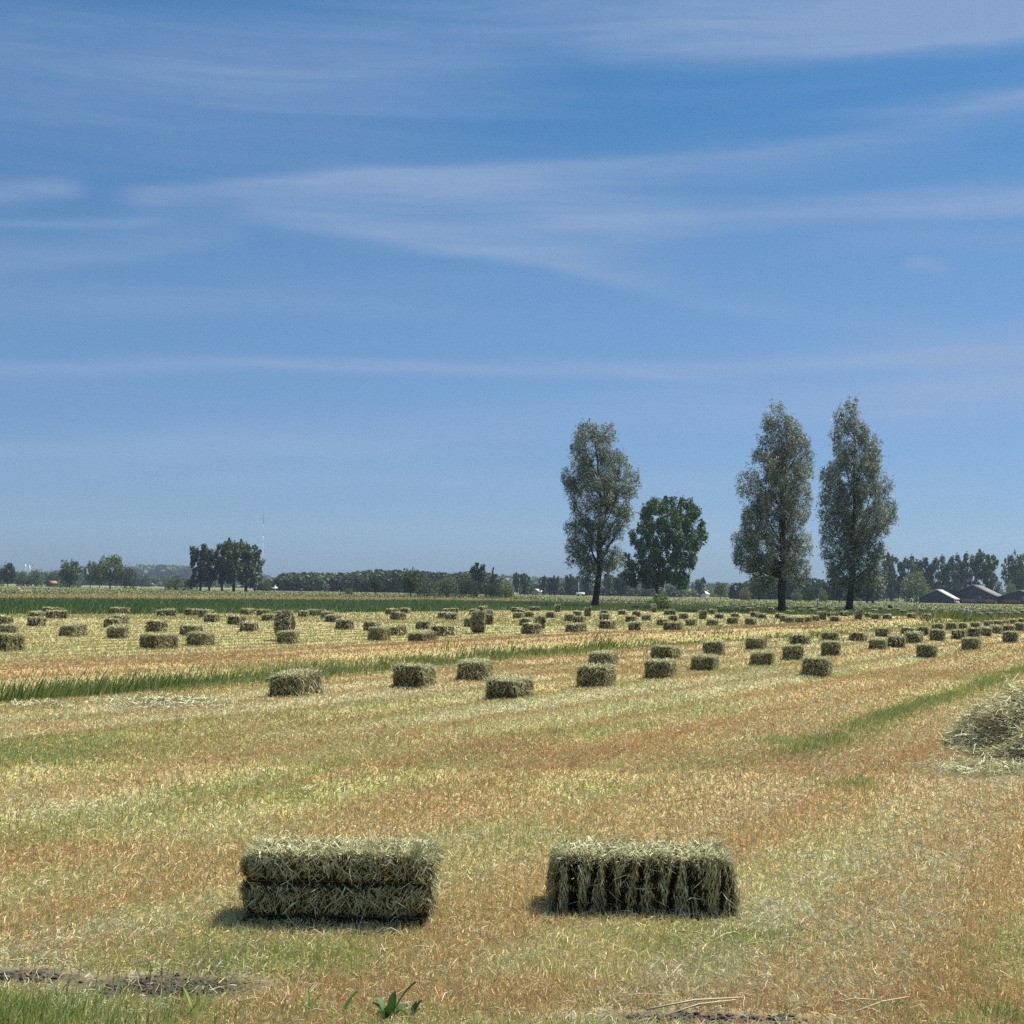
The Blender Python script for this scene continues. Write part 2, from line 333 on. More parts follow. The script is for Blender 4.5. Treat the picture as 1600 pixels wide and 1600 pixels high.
# ------------------------------------------------------------------ stubble: short cut stems and litter
def view_scatter(n, y0, y1, margin=1.06, jit=1.0):
    """points on the ground, thinned with distance as 1/d"""
    # picture-even in depth: 1/y uniform
    a = RNG.random(n); y = 1/(1/y1+(1/y0-1/y1)*a); x = (RNG.random(n)*2-1)*y*(1/3)*margin+(RNG.random(n)-.5)*.6
    return x, y
def stubble(n, y0, y1, hl, wpx):
    x, y = view_scatter(n, y0, y1)
    z1 = zones(x, y)[0]; w = weights(x, y); keep = (z1 < RNG.random(n))
    soil = w[:, 4]/w.sum(1); keep &= RNG.random(n) > np.clip(soil*1.8-.1, 0, .93)
    x = x[keep]; y = y[keep]; w = w[keep]; n = len(x); w[:, 4] = 0
    cw = np.cumsum(w**1.15, 1); pick = (RNG.random((n, 1))*cw[:, -1:] > cw).sum(1)
    C = PAL[pick]*(.74+.5*RNG.random((n, 1)))*(1+.12*RNG.normal(size=(n, 3))*np.array([1, .4, 1]))
    lng = RNG.random(n) < .025; C[lng] = np.array([.52, .46, .29])*(.8+.4*RNG.random((lng.sum(), 1)))
    C = C*(1-.26*ss(22, 65, y))[:, None]; C = np.clip(C, .02, .8)  # blades darkened with distance in place of the self-shadow of denser stubble
    ln = hl*(.5+1.0*RNG.random(n))*np.where(pick == 2, 1.25, 1); ln[lng] *= 1.6
    tilt = np.where(RNG.random(n) < .42, RNG.uniform(1.0, 1.5, n), RNG.uniform(0, .75, n)); tilt[lng] = RNG.uniform(1.2, 1.5, lng.sum())
    tilt = np.where((pick == 5), RNG.uniform(1.1, 1.5, n), tilt)
    a = RNG.random(n)*2*math.pi
    D = np.stack([np.sin(tilt)*np.cos(a), np.sin(tilt)*np.sin(a), np.cos(tilt)], 1)*ln[:, None]
    px = y/1536*wpx                       # width of one output pixel at that distance
    Wd = np.maximum(.0028, px)*(.7+.6*RNG.random(n))
    P = np.stack([x, y, H(x, y)+np.where(tilt > 1, RNG.random(n)*hl*.45, -.004)], 1)
    B = RNG.normal(size=(n, 3))*ln[:, None]*.10; B[:, 2] = np.abs(B[:, 2])
    face = np.stack([RNG.normal(size=n)*.6, -np.ones(n), RNG.normal(size=n)*.5], 1)
    return ribbons(P, D, Wd, B, C, face)
def stuff(name, parts, label, cat):
    o = 0; V_ = []; T_ = []; C_ = []
    for v, t, c in parts: V_.append(v); T_.append(t+o); C_.append(c); o += len(v)
    return tag(link(name, mesh(name, np.concatenate(V_), np.concatenate(T_), None, np.concatenate(C_), M_BLADE)), label, cat, kind='stuff')
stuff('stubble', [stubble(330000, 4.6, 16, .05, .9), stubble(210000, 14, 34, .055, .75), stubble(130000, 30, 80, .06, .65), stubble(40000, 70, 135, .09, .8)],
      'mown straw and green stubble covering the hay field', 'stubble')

# taller green grass: corner, patches, ditch, strip, far band
def grass(x, y, h, w, C, lean=.35, wind=(.15, 0)):
    n = len(x); ln = h*(.55+.7*RNG.random(n)); a = RNG.random(n)*2*math.pi; tl = np.abs(RNG.normal(size=n))*lean
    D = np.stack([np.sin(tl)*np.cos(a)+wind[0], np.sin(tl)*np.sin(a)+wind[1], np.cos(tl)], 1)*ln[:, None]
    P = np.stack([x, y, H(x, y)-.01], 1); B = -D*np.array([.25, .25, -.08])*RNG.random((n, 1))
    face = np.stack([RNG.normal(size=n)*.8, -np.ones(n), RNG.normal(size=n)*.3], 1)
    return ribbons(P, D, w*(.6+.8*RNG.random(n)), B, np.clip(C, .01, .9), face)
def mixc(n, cols, p, var=.35):
    k = RNG.choice(len(cols), n, p=p); return np.array(cols)[k]*(1-var/2+var*RNG.random((n, 1)))
gp = []
for x0, y0, rx, ry, n, h in [(30, 1602, 240, 34, 5200, .095), (410, 1500, 190, 34, 4200, .05), (20, 1604, 130, 22, 900, .14), (60, 1185, 110, 14, 1500, .06), (1235, 1158, 60, 9, 700, .07),
                             (1060, 1490, 60, 12, 500, .06), (1130, 1470, 120, 14, 900, .06), (1330, 1228, 45, 9, 500, .07), (1580, 1595, 50, 12, 500, .07)]:
    cx, cy = G(x0, y0); sx = abs(G(x0+rx, y0)[0]-cx); sy = abs(G(x0, y0-ry)[1]-cy)
    x = cx+RNG.normal(size=n)*sx*.6; y = cy+RNG.normal(size=n)*sy*.6
    kq = RNG.random(n) < .12+ss(.38, .62, fbm(x*5+x0, y*5, 3)); x, y = x[kq], y[kq]; n = len(x)
    gp.append(grass(x, y, h*(.5+1.0*fbm(x*3, y*3+4, 2)), np.maximum(.0045, y/1536*.8), mixc(n, [(.20, .27, .065), (.32, .36, .11), (.48, .43, .20), (.11, .16, .045)], [.32, .32, .22, .14]), .5))
# the green strip on the right
n = 11000; s = RNG.uniform(13, 80, n); s = 1/(1/80+(1/13.5-1/80)*RNG.random(n)); tt = STRIP+.07*np.sin(s*.5)+RNG.normal(size=n)*.15*(.6+.8*fbm(s*.6, s*0, 2))
x = s*RD[0]+tt*RN[0]; y = s*RD[1]+tt*RN[1]; k = (RNG.random(n) < ss(12, 20, s)*(.25+.75*ss(.3, .5, fbm(s*.9, s*0+5, 2)))); x = x[k]; y = y[k]
gp.append(grass(x, y, .10, np.maximum(.005, y/1536*.9), mixc(len(x), [(.24, .28, .09), (.36, .37, .14), (.17, .20, .065)], [.45, .35, .2])))
stuff('green_grass', gp, 'patches and strips of green grass in the mown field', 'grass')
# ditch vegetation
n = 46000; s = 1/(1/125+(1/19-1/125)*RNG.random(n)); dt = RNG.normal(size=n)*.4+RNG.choice([-.15, .25, .8], n, p=[.5, .35, .15])
hh = .25*(.4+1.0*fbm(s*.45, s*0+2, 3))*(1-.45*ss(28, 60, s))*(1-.35*np.clip(np.abs(dt), 0, 1)); tt = DITCH+ditch_off(s)+dt
x = s*RD[0]+tt*RN[0]; y = s*RD[1]+tt*RN[1]; gap = (fbm(s*.35+4, s*0+9, 3) > .34) | (RNG.random(n) < .5); x, y, hh, s = x[gap], y[gap], hh[gap], s[gap]
cc = mixc(len(x), [(.18, .23, .065), (.28, .31, .10), (.40, .38, .16), (.09, .12, .035), (.46, .38, .19)], [.34, .28, .16, .14, .08], .5)
dv = [grass(x, y, hh, np.maximum(.007, y/1536*.9), cc, .3, (.22, 0))]
for px, py, n, h, sp in [(75, 1082, 1100, .42, .8), (20, 1092, 450, .38, .4), (135, 1072, 400, .4, .5), (935, 1010, 110, .6, .45), (830, 1020, 250, .32, 1.2), (1240, 998, 150, .3, 2), (1508, 968, 900, .55, 1.3), (1515, 972, 500, .35, 1.6)]:
    cx, cy = G(px, py); x = cx+RNG.normal(size=n)*sp; y = cy+RNG.normal(size=n)*sp*1.2
    if px < 200 or px == 935: y = cy+(x-cx)*RD[1]/RD[0]*1.0+RNG.normal(size=n)*.5
    dv.append(grass(x, y, h, np.maximum(.008, y/1536*.9), mixc(n, [(.12, .20, .04), (.20, .24, .06), (.05, .09, .02), (.36, .27, .15)], [.4, .25, .2, .15], .5), .22, (.28, 0)))
stuff('ditch_reeds', dv, 'long line of tall green grass and reeds along the ditch', 'reeds')
# far band of tall green grass, straw swaths behind it
fp = []
n = 90000; x = RNG.uniform(-.36, .36, n); a = RNG.random(n); y = 0*x
X0 = x*100; yb1 = np.full(n, 100.)
for _ in range(6): yb1 = bd(B1, x*yb1)
yb2 = np.full(n, 180.)
for _ in range(6): yb2 = bd(B2, x*yb2)
y = 1/(1/yb2+(1/yb1-1/yb2)*a); X0 = x*y
lt = ss(-2, 25, X0)[:, None]
cc = mixc(n, [(.095, .15, .052), (.14, .195, .07), (.055, .09, .034), (.25, .26, .12)], [.42, .28, .13, .17], .45)
cc = cc*(1-lt)+mixc(n, [(.115, .155, .05), (.16, .19, .065), (.06, .09, .03), (.24, .23, .11)], [.4, .3, .15, .15], .4)*lt
hh = .28+.22*fbm(X0*.2, y*.1, 3)-.12*lt[:, 0]
kk = RNG.random(n) > .35*lt[:, 0]
fp.append(grass(X0[kk], y[kk], hh[kk], (y/1536*.8)[kk], cc[kk], .35, (.15, 0)))
n = 26000; x = RNG.uniform(-.36, .02, n); yb2 = np.full(n, 180.); yb3 = np.full(n, 220.)
for _ in range(6): yb2 = bd(B2, x*yb2); yb3 = bd(B3, x*yb3)
y = 1/(1/yb3+(1/yb2-1/yb3)*RNG.random(n)); X0 = x*y
row = .5+.5*np.sin((y-.35*X0)*.16+3*fbm(X0*.05, y*.05)); hh = .12+.38*row**3
fp.append(grass(X0, y, hh, y/1536*.9, mixc(n, [(.38, .31, .165), (.29, .24, .12), (.17, .18, .075)], [.55, .25, .2], .4), .8))
n = 30000; px = RNG.uniform(-.36, .36, n); y = RNG.uniform(0, 1, n); yb = np.full(n, 200.)
for _ in range(6): yb = np.where(px*yb < 5, bd(B3, px*yb), bd(B2, px*yb))
y = 1/(1/700+(1/yb-1/700)*y); X0 = px*y
fp.append(grass(X0, y, .16, y/1536*.9, mixc(n, [(.11, .128, .055), (.135, .145, .062), (.085, .105, .042)], [.5, .35, .15], .25), .5))
stuff('meadow_grass', fp, 'band of tall dark green grass and straw beyond the bales', 'grass')

# ------------------------------------------------------------------ hay bales
HB = [(.36, .355, .18), (.27, .26, .125), (.22, .165, .08), (.44, .44, .26), (.56, .55, .37), (.11, .09, .045)]
def bale_body(Lx, Ly, Lz, flakes, grooves, amp, seed, res=.025, taper=None):
    """closed block with the corners rounded, flake grooves (planes across x) and twine grooves (lines along x)"""
    mb = MB(); rs = np.random.default_rng(seed); ph = rs.random(8)*50; tp = rs.uniform(-.10, .06) if taper is None else taper; shx, sag = rs.uniform(-.10, .10), rs.uniform(-.03, .03)
    if taper is not None: shx = .0; sag = 0
    fl = np.sort(np.linspace(-Lx/2, Lx/2, flakes+1)[1:-1]+rs.normal(size=flakes-1)*.012) if flakes > 1 else []
    def shape(P):
        x, y, z = P.T; zc = z-Lz/2
        qx, qy, qz = x/(Lx/2), y/(Ly/2), zc/(Lz/2); m = np.maximum(np.maximum(abs(qx), abs(qy)), abs(qz))
        l = (abs(qx)**9+abs(qy)**9+abs(qz)**9)**(1/9.); k = m/np.maximum(l, 1e-6)
        Q = np.stack([x*k, y*k, zc*k], 1)
        d = amp*(fbm(x*14+z*9+ph[0], y*14+z*11+ph[1], 3)-.5)*2
        g = np.zeros(len(P))
        for f in fl:
            dx = x-f-.02*np.sin(z*9+f*30); g = np.maximum(g, np.exp(-(dx/(.007+.010*vn(f*90+z*5, z*0+seed)))**2)*np.clip(.15+1.1*vn(z*6+f*40, y*3+x*0), 0, 1))
        g = g*.065*(abs(qx) < .97)*(np.maximum(abs(qy), abs(qz)) > .8)
        for (ax, pos) in grooves:    # twine lines along x on the sides
            dz = (zc if ax == 'z' else y)-pos; on = (abs(qy) > .9) if ax == 'z' else (abs(qz) > .9)
            g = np.maximum(g, np.exp(-(dz/.017)**2)*.045*on); g = np.maximum(g, np.exp(-(dz/.013)**2)*.02*(abs(qx) > .9))
        nrm = unit(np.stack([np.sign(qx)*abs(qx)**8, np.sign(qy)*abs(qy)**8, np.sign(qz)*abs(qz)**8], 1))
        Q = Q+nrm*(d-g)[:, None]; Q[:, 2] += Lz/2; Q[:, 0] *= 1+tp*(Q[:, 2]/Lz-.5)*2; Q[:, 0] += shx*(Q[:, 2]-Lz/2); Q[:, 2] *= 1+sag*np.sign(shx)*Q[:, 0]*4/Lx*(Q[:, 2] > .05); return Q
    faces = [((1, 0, 2), Lx, Lz, -1), ((1, 0, 2), Lx, Lz, 1)]
    def grid(o, u, w, nu, nw):
        uu, ww = np.meshgrid(np.linspace(0, 1, nu+1), np.linspace(0, 1, nw+1), indexing='ij')
        P = np.array(o)+uu.reshape(-1, 1)*np.array(u)+ww.reshape(-1, 1)*np.array(w)
        i, j = np.meshgrid(np.arange(nu), np.arange(nw), indexing='ij'); b = nw+1
        Q = np.stack([i*b+j, (i+1)*b+j, (i+1)*b+j+1, i*b+j+1], -1).reshape(-1, 4)
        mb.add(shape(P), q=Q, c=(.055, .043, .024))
    a, b, h = Lx/2, Ly/2, Lz; nx = max(4, int(Lx/res*(2.2 if flakes > 1 and res < .02 else 1))); ny = max(3, int(Ly/res)); nz_ = max(3, int(Lz/res))
    grid((-a, -b, 0), (Lx, 0, 0), (0, 0, h), nx, nz_); grid((a, b, 0), (-Lx, 0, 0), (0, 0, h), nx, nz_)
    grid((a, -b, 0), (0, Ly, 0), (0, 0, h), ny, nz_); grid((-a, b, 0), (0, -Ly, 0), (0, 0, h), ny, nz_)
    grid((-a, -b, h), (Lx, 0, 0), (0, Ly, 0), nx, ny); grid((-a, b, 0), (Lx, 0, 0), (0, -Ly, 0), nx, ny)
    return mb, shape, fl
def bale_strands(shape, Lx, Ly, Lz, n, ln, w, flakes=(), grooves=(), hang=1., seed=0, fringe=1.):
    areas = np.array([Lx*Lz, Lx*Lz, Ly*Lz, Ly*Lz, Lx*Ly*1.5]); f = RNG.choice(5, n, p=areas/areas.sum())
    a, b = RNG.random(n), RNG.random(n); P = np.zeros((n, 3)); Nn = np.zeros((n, 3))
    for k, (sx, ax) in enumerate([(-1, 1), (1, 1), (-1, 0), (1, 0)]):
        m = f == k
        if ax == 1: P[m] = np.stack([(a[m]-.5)*Lx, np.full(m.sum(), sx*Ly/2), b[m]*Lz], 1); Nn[m, 1] = sx
        else: P[m] = np.stack([np.full(m.sum(), sx*Lx/2), (a[m]-.5)*Ly, b[m]*Lz], 1); Nn[m, 0] = sx
    m = f == 4; P[m] = np.stack([(a[m]-.5)*Lx, (b[m]-.5)*Ly, np.full(m.sum(), Lz)], 1); Nn[m, 2] = 1
    keep = np.ones(n, bool)
    for fx in flakes: keep &= ~((abs(P[:, 0]-fx-.02*np.sin(P[:, 2]*9+fx*30)) < .015) & (f < 2) & (RNG.random(n) < .9*(.35+.65*(vn(P[:, 2]*6+fx*40, P[:, 1]*3) > .35))))
    for ax, pos in grooves:
        d = (P[:, 2]-Lz/2 if ax == 'z' else P[:, 1])-pos; keep &= ~((abs(d+.006*np.sin(P[:, 0]*13)) < .016) & (f < 4) & (RNG.random(n) < .8))
    P, Nn, f = P[keep], Nn[keep], f[keep]; n = len(P)
    T = RNG.normal(size=(n, 3)); T -= (T*Nn).sum(1, keepdims=True)*Nn; T = unit(T)
    side = f < 4; v_ = np.zeros((n, 3)); v_[:, 2] = 1
    fk = .3 if len(flakes) > 12 else 1.0
    T[side] = unit(T[side]*np.array([fk, fk, 1])*.85+v_[side]*np.where(RNG.random(side.sum()) < .75, -1, 1)[:, None]*hang)
    L_ = ln*(.35+.9*RNG.random(n))
    for ax, pos in grooves:
        d = (P[:, 2]-Lz/2 if ax == 'z' else P[:, 1])-pos; L_ = np.where((abs(d) < .035) & side, L_*.55, L_)
    if len(flakes) > 12:
        dm = np.min([abs(P[:, 0]-fx-.02*np.sin(P[:, 2]*9+fx*30)) for fx in flakes], 0); L_ = np.where((dm < .02) & side, L_*.6, L_)
    out = RNG.normal(size=n)*.3+.12
    top = f == 4; out[top] += .12*RNG.random(top.sum())
    D = unit(T+Nn*out[:, None])*L_[:, None]
    S0 = shape(P)+Nn*(.002+.016*RNG.random(n))[:, None]-D*.35
    # keep strands out of the grass line and follow the block
    S0[:, 2] = np.maximum(S0[:, 2], .005); e = S0[:, 2]+D[:, 2]; D[:, 2] = np.where(e < .003, .003-S0[:, 2], D[:, 2])
    kcol = RNG.choice(6, n, p=[.32, .22, .12, .19, .07, .08]); C = np.array(HB)[kcol]*(.7+.6*RNG.random((n, 1)))
    br = ss(.5, .75, fbm(P[:, 0]*7+seed, P[:, 2]*9+P[:, 1]*7, 3))[:, None]*(f < 4)[:, None]*.6; C = C*(1-br)+np.array([.17, .115, .06])*br
    B = Nn*(L_*RNG.normal(size=n)*.10)[:, None]+T[:, [1, 2, 0]]*(L_*RNG.normal(size=n)*.08)[:, None]
    face = Nn+RNG.normal(size=(n, 3))*.45
    thick = np.where(RNG.random(n) < .1, 2.0, 1.0); r = [ribbons(S0, D, w*(.4+1.0*RNG.random(n))*thick, B*1.8, C, face)]
    # fringe along top edges
    m = int(n*.13*fringe); u = RNG.random(m)
    ed = RNG.choice(4, m, p=[.36, .30, .17, .17]); E = np.zeros((m, 3)); O = np.zeros((m, 3))
    E[:, 0] = np.where(ed < 2, (u-.5)*Lx, np.where(ed == 2, -Lx/2, Lx/2)); E[:, 1] = np.where(ed < 2, np.where(ed == 0, -Ly/2, Ly/2), (u-.5)*Ly); E[:, 2] = Lz
    O[:, 0] = np.where(ed == 2, -1, np.where(ed == 3, 1, 0)); O[:, 1] = np.where(ed == 0, -1, np.where(ed == 1, 1, 0)); O[:, 2] = .5+RNG.normal(size=m)*.6
    D = unit(O*.8+RNG.normal(size=(m, 3))*.55)*(ln*(.4+.9*RNG.random(m)))[:, None]
    C = np.array(HB)[RNG.choice([0, 1, 3, 4], m)]*(.8+.5*RNG.random((m, 1)))
    r.append(ribbons(shape(E)-O*.02, D, w*(.6+.7*RNG.random(m)), RNG.normal(size=(m, 3))*ln*.07, C))
    # loose hay round the foot
    m = int(n*.07); a = RNG.random(m)*2*math.pi; ex = np.stack([np.cos(a)*(Lx/2+.03+abs(RNG.normal(size=m))*.06), np.sin(a)*(Ly/2+.03+abs(RNG.normal(size=m))*.06), RNG.random(m)*.02], 1)
    ex[:, 0] = np.clip(ex[:, 0]*1.15, -Lx/2-.15, Lx/2+.15); D = RNG.normal(size=(m, 3))*ln*.6; D[:, 2] = abs(D[:, 2])*.3
    r.append(ribbons(ex, D, w, RNG.normal(size=(m, 3))*.01, np.array(HB)[RNG.choice([0, 1, 3], m)]))
    return r
def joinr(parts, mb):
    for v, t, c in parts: mb.add(v, t=t, c=c)
    return mb
def make_bale_mesh(name, Lx, Ly, Lz, n, ln, w, seed, flakes=6, res=.05, grooves=(), amp=.012, upright=False):
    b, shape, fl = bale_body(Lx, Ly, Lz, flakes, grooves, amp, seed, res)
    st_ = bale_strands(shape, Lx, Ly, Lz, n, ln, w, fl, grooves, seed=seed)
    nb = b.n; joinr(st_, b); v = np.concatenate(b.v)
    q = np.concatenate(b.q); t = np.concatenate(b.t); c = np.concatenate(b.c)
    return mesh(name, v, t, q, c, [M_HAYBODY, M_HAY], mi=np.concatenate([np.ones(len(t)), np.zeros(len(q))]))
# --- the two large bales in front
def hero(px, py, rz, Lx, Ly, Lz, flakes, grooves, seed, label, n, lift=0, twz=()):
    x, y = G(px, py); y += Ly/2; x = x*(y/(y-Ly/2)); b, shape, fl = bale_body(Lx, Ly, Lz, flakes, grooves, .016, seed, .014, .035 if seed == 3 else -.03)
    root = empty('hay_bale', (x, y, float(H(x, y))-.012+lift), rz); tag(root, label, 'hay bale', 'hay bales lying on the mown field')
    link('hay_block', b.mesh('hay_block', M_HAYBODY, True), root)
    m2 = MB(); joinr(bale_strands(shape, Lx, Ly, Lz, n, .066, .0043, fl, grooves, seed=seed, fringe=2.6), m2)
    # wisps that stick out
    k = 130; P = np.stack([RNG.uniform(-Lx/2, Lx/2, k), np.where(RNG.random(k) < .6, -Ly/2, RNG.uniform(-Ly/2, Ly/2, k)), Lz*RNG.uniform(.2, 1, k)], 1)
    D = RNG.normal(size=(k, 3))*.06+np.array([0, -.02, -.01]); D[:, 2] = np.maximum(D[:, 2], -P[:, 2]+.02)
    m2.add(*ribbons(P, D, .003, RNG.normal(size=(k, 3))*.012, np.array([(.5, .48, .30)])*(.6+.6*RNG.random((k, 1))))[:1], t=None) if False else joinr([ribbons(P, D, np.full(k, .003), RNG.normal(size=(k, 3))*.012, np.array([(.5, .48, .30)])*(.6+.6*RNG.random((k, 1))))], m2)
    link('loose_strands', m2.mesh('loose_strands', M_HAY), root)
    if seed == 3:
        for tx, tn, tl in [(.05, 40, .10), (.14, 60, .11), (.26, 60, .12), (.36, 110, .12), (-.36, 50, .09), (-.1, 25, .07)]:
            tb = MB(); P = np.stack([tx+RNG.normal(size=tn)*.014, -Ly/2+.02+abs(RNG.normal(size=tn))*.06, Lz-.03+RNG.normal(size=tn)*.015], 1)
            D = unit(np.stack([RNG.normal(size=tn)*.35+(.4 if tx > .2 else .1)-(.9 if tx < -.3 else 0), -.25+RNG.normal(size=tn)*.3, .8+RNG.random(tn)*.5], 1))*(tl*(.5+.7*RNG.random(tn)))[:, None]
            joinr([ribbons(P, D, np.full(tn, .004), RNG.normal(size=(tn, 3))*.012, np.array(HB)[RNG.choice([0, 1, 3], tn)])], tb)
            link('hay_tuft', tb.mesh('hay_tuft', M_HAY), root)
    for ax, pos in grooves:
        o = .008; p = pos+Lz/2 if ax == 'z' else pos; tb = MB(); a, h = Lx/2-.012, Ly/2-.018
        if ax == 'z': pts = [(-a, -h, p), (0, -h-.004, p+.003), (a, -h, p), (a+.004, 0, p), (a, h, p), (-a, h, p), (-a-.004, 0, p), (-a, -h, p)]
        else: pts = [(-a, p, .01), (-a, p, Lz-.012), (0, p, Lz-.02), (a, p, Lz-.012), (a, p, .01), (-a, p, .01)]
        tb.tube(pts, .0018, 5, (.13, .085, .045), cap=False); link('twine', tb.mesh('twine', M_TWINE), root)
    return root
hero(533, 1452, rad(-1.5), .88, .46, .355, 1, [('z', .055), ('z', -.105)], 3, 'large front left hay bale with two dark horizontal twine grooves', 14000)
hero(1000, 1433, rad(-1.0), .90, .46, .315, 15, [('y', .1), ('y', -.1)], 8, 'large front right hay bale with dark vertical slits between its flakes', 14000)

# --- the others: shared meshes, one object each
def protos(tagn, k, n, ln, w, res, fl=6):
    return [make_bale_mesh('hay_bale', (.88, .92, .84, .95)[i % 4], .47, (.345, .33, .36, .325)[i % 4], n, ln, w, 20+i, flakes=(6, 1, 8, 5)[i % 4], res=res, amp=.03) for i in range(k)]
NEAR = protos('near', 7, 3200, .12, .008, .035); MID = protos('mid', 6, 900, .14, .018, .06); FAR = protos('far', 3, 260, .16, .045, .12)
UPR = [make_bale_mesh('hay_bale', .90, .62, .48, 2600, .14, .014, 40, flakes=6, res=.05, amp=.022), make_bale_mesh('hay_bale', .74, .46, .38, 700, .15, .02, 41, flakes=5, res=.06, amp=.02)]
ORD = ['first', 'second', 'third', 'fourth', 'fifth', 'sixth', 'seventh', 'eighth', 'ninth', 'tenth', 'eleventh', 'twelfth', 'thirteenth', 'fourteenth', 'fifteenth', 'sixteenth', 'seventeenth', 'eighteenth']
def bale(px, py, w, label, up=False, rz=None):
    gx, gy = G(px, py); sc = F/gy; azi = math.atan2(gx, gy); dist = gy
    if up:
        me = UPR[0 if dist < 60 else 1]; o = link('hay_bale', me); o.rotation_mode = 'ZXY'
        o.rotation_euler = (0, rad(-90)+random.uniform(-.05, .05), random.uniform(-.5, .5)+rad(90)); hw = .2
        d_ = me.vertices; L2 = .45 if me is UPR[0] else .37
        y = gy+hw; z = float(H(gx, y)); R = o.rotation_euler.to_matrix()
        # stand the block on its end: centre of the block is at local (0,0,Lz/2)
        Lz = .48 if me is UPR[0] else .38; c = R@Vector((0, 0, Lz/2)); o.location = (gx-c.x, y-c.y, z+L2-c.z-.01)
    else:
        P_ = NEAR if dist < 48 else (MID if dist < 100 else FAR); me = random.choice(P_); o = link('hay_bale', me)
        r = w/sc; best = min(np.linspace(rad(30), rad(92), 60), key=lambda f: abs(.9*abs(math.cos(f))+.47*math.sin(f)-r))
        yaw = (best-azi if rz is None else rz)+random.uniform(-.05, .05)
        dep = .5*(.9*abs(math.sin(yaw))+.47*abs(math.cos(yaw))); y = gy+dep*.8; x = gx*y/gy
        o.location = (x, y, float(H(x, y))-.012); o.rotation_euler = (random.uniform(-.05, .05), random.uniform(-.05, .05), yaw)
        if random.random() < .5: o.rotation_euler.z += math.pi
        o.scale = (random.uniform(.95, 1.05), random.uniform(.95, 1.05), random.uniform(.94, 1.08))
    return tag(o, label, 'hay bale', 'hay bales lying on the mown field')
# near field, named by what sets each apart
for a in [
 (463, 1089, 89, 'hay bale alone at the left end of the near row, long bright side'),
 (647, 1075, 64, 'hay bale by the ditch left of centre, squarish dark end'),
 (742, 1064, 58, 'shaggy hay bale nearest the ditch, just behind the wide one'),
 (796, 1090, 72, 'wide hay bale front of the central pair, darkest of the near row'),
 (943, 1041, 47, 'pale hay bale directly behind another, below the leftmost tall tree'),
 (932, 1074, 62, 'hay bale in front of its twin below the leftmost tall tree'),
 (1040, 1030, 42, 'rear hay bale of the overlapping pair below the dark green tree'),
 (1032, 1060, 48, 'front hay bale of the overlapping pair below the dark green tree'),
 (1116, 1023, 34, 'hay bale by the ditch grass, back one of a slanting pair with white straw'),
 (1101, 1048, 44, 'hay bale in front of the slanting pair with white straw behind it'),
 (1182, 1015, 34, 'hay bale at ditch edge left below the middle tall tree'),
 (1192, 1038, 35, 'brownish hay bale in front of the ditch-edge one below the middle tall tree'),
 (1250, 1008, 29, 'hay bale behind, right below the trunk of the middle tall tree'),
 (1240, 1030, 31, 'hay bale with bright straw behind it, between two right below middle tree'),
 (1276, 1058, 44, 'nearest hay bale on the right, black shaggy front face'),
 (1297, 1005, 27, 'rear hay bale of the stacked-looking pair left of the rightmost tree'),
 (1298, 1024, 30, 'front hay bale of the stacked-looking pair left of the rightmost tree'),
 (1341, 1002, 25, 'lone hay bale straight below the rightmost tall tree trunk'),
 (1371, 1016, 28, 'front left hay bale of the trio right of the rightmost tree'),
 (1380, 996, 25, 'back hay bale of the trio right of the rightmost tree'),
 (1400, 1013, 22, 'narrow front right hay bale of the trio right of the rightmost tree'),
 (1448, 1028, 31, 'very dark hay bale alone in front, second nearest on the right'),
 (1518, 1017, 28, 'hay bale with a pale round centre, alone in the front on the right'),
 (1579, 1005, 21, 'front hay bale close to the right edge of the photo')]:
    bale(*a)
def row(items, desc, **k):
    for i, a in enumerate(items):
        bale(*a[:3], label='hay bale, %s from the left %s' % (ORD[i], desc), **k)
row([(1428, 1006, 28), (1465, 1002, 22), (1499, 999, 22), (1521, 997, 19), (1539, 994, 15), (1556, 991, 16), (1576, 989, 16), (1593, 987, 17)], 'in the middle line before the barns')
row([(1418, 995, 19), (1443, 993, 19), (1465, 988, 13), (1487, 986, 17), (1503, 985, 14), (1525, 984, 18), (1545, 981, 14), (1558, 980, 10), (1570, 978, 10), (1583, 977, 13), (1597, 976, 14)], 'in the back line reaching the right edge')
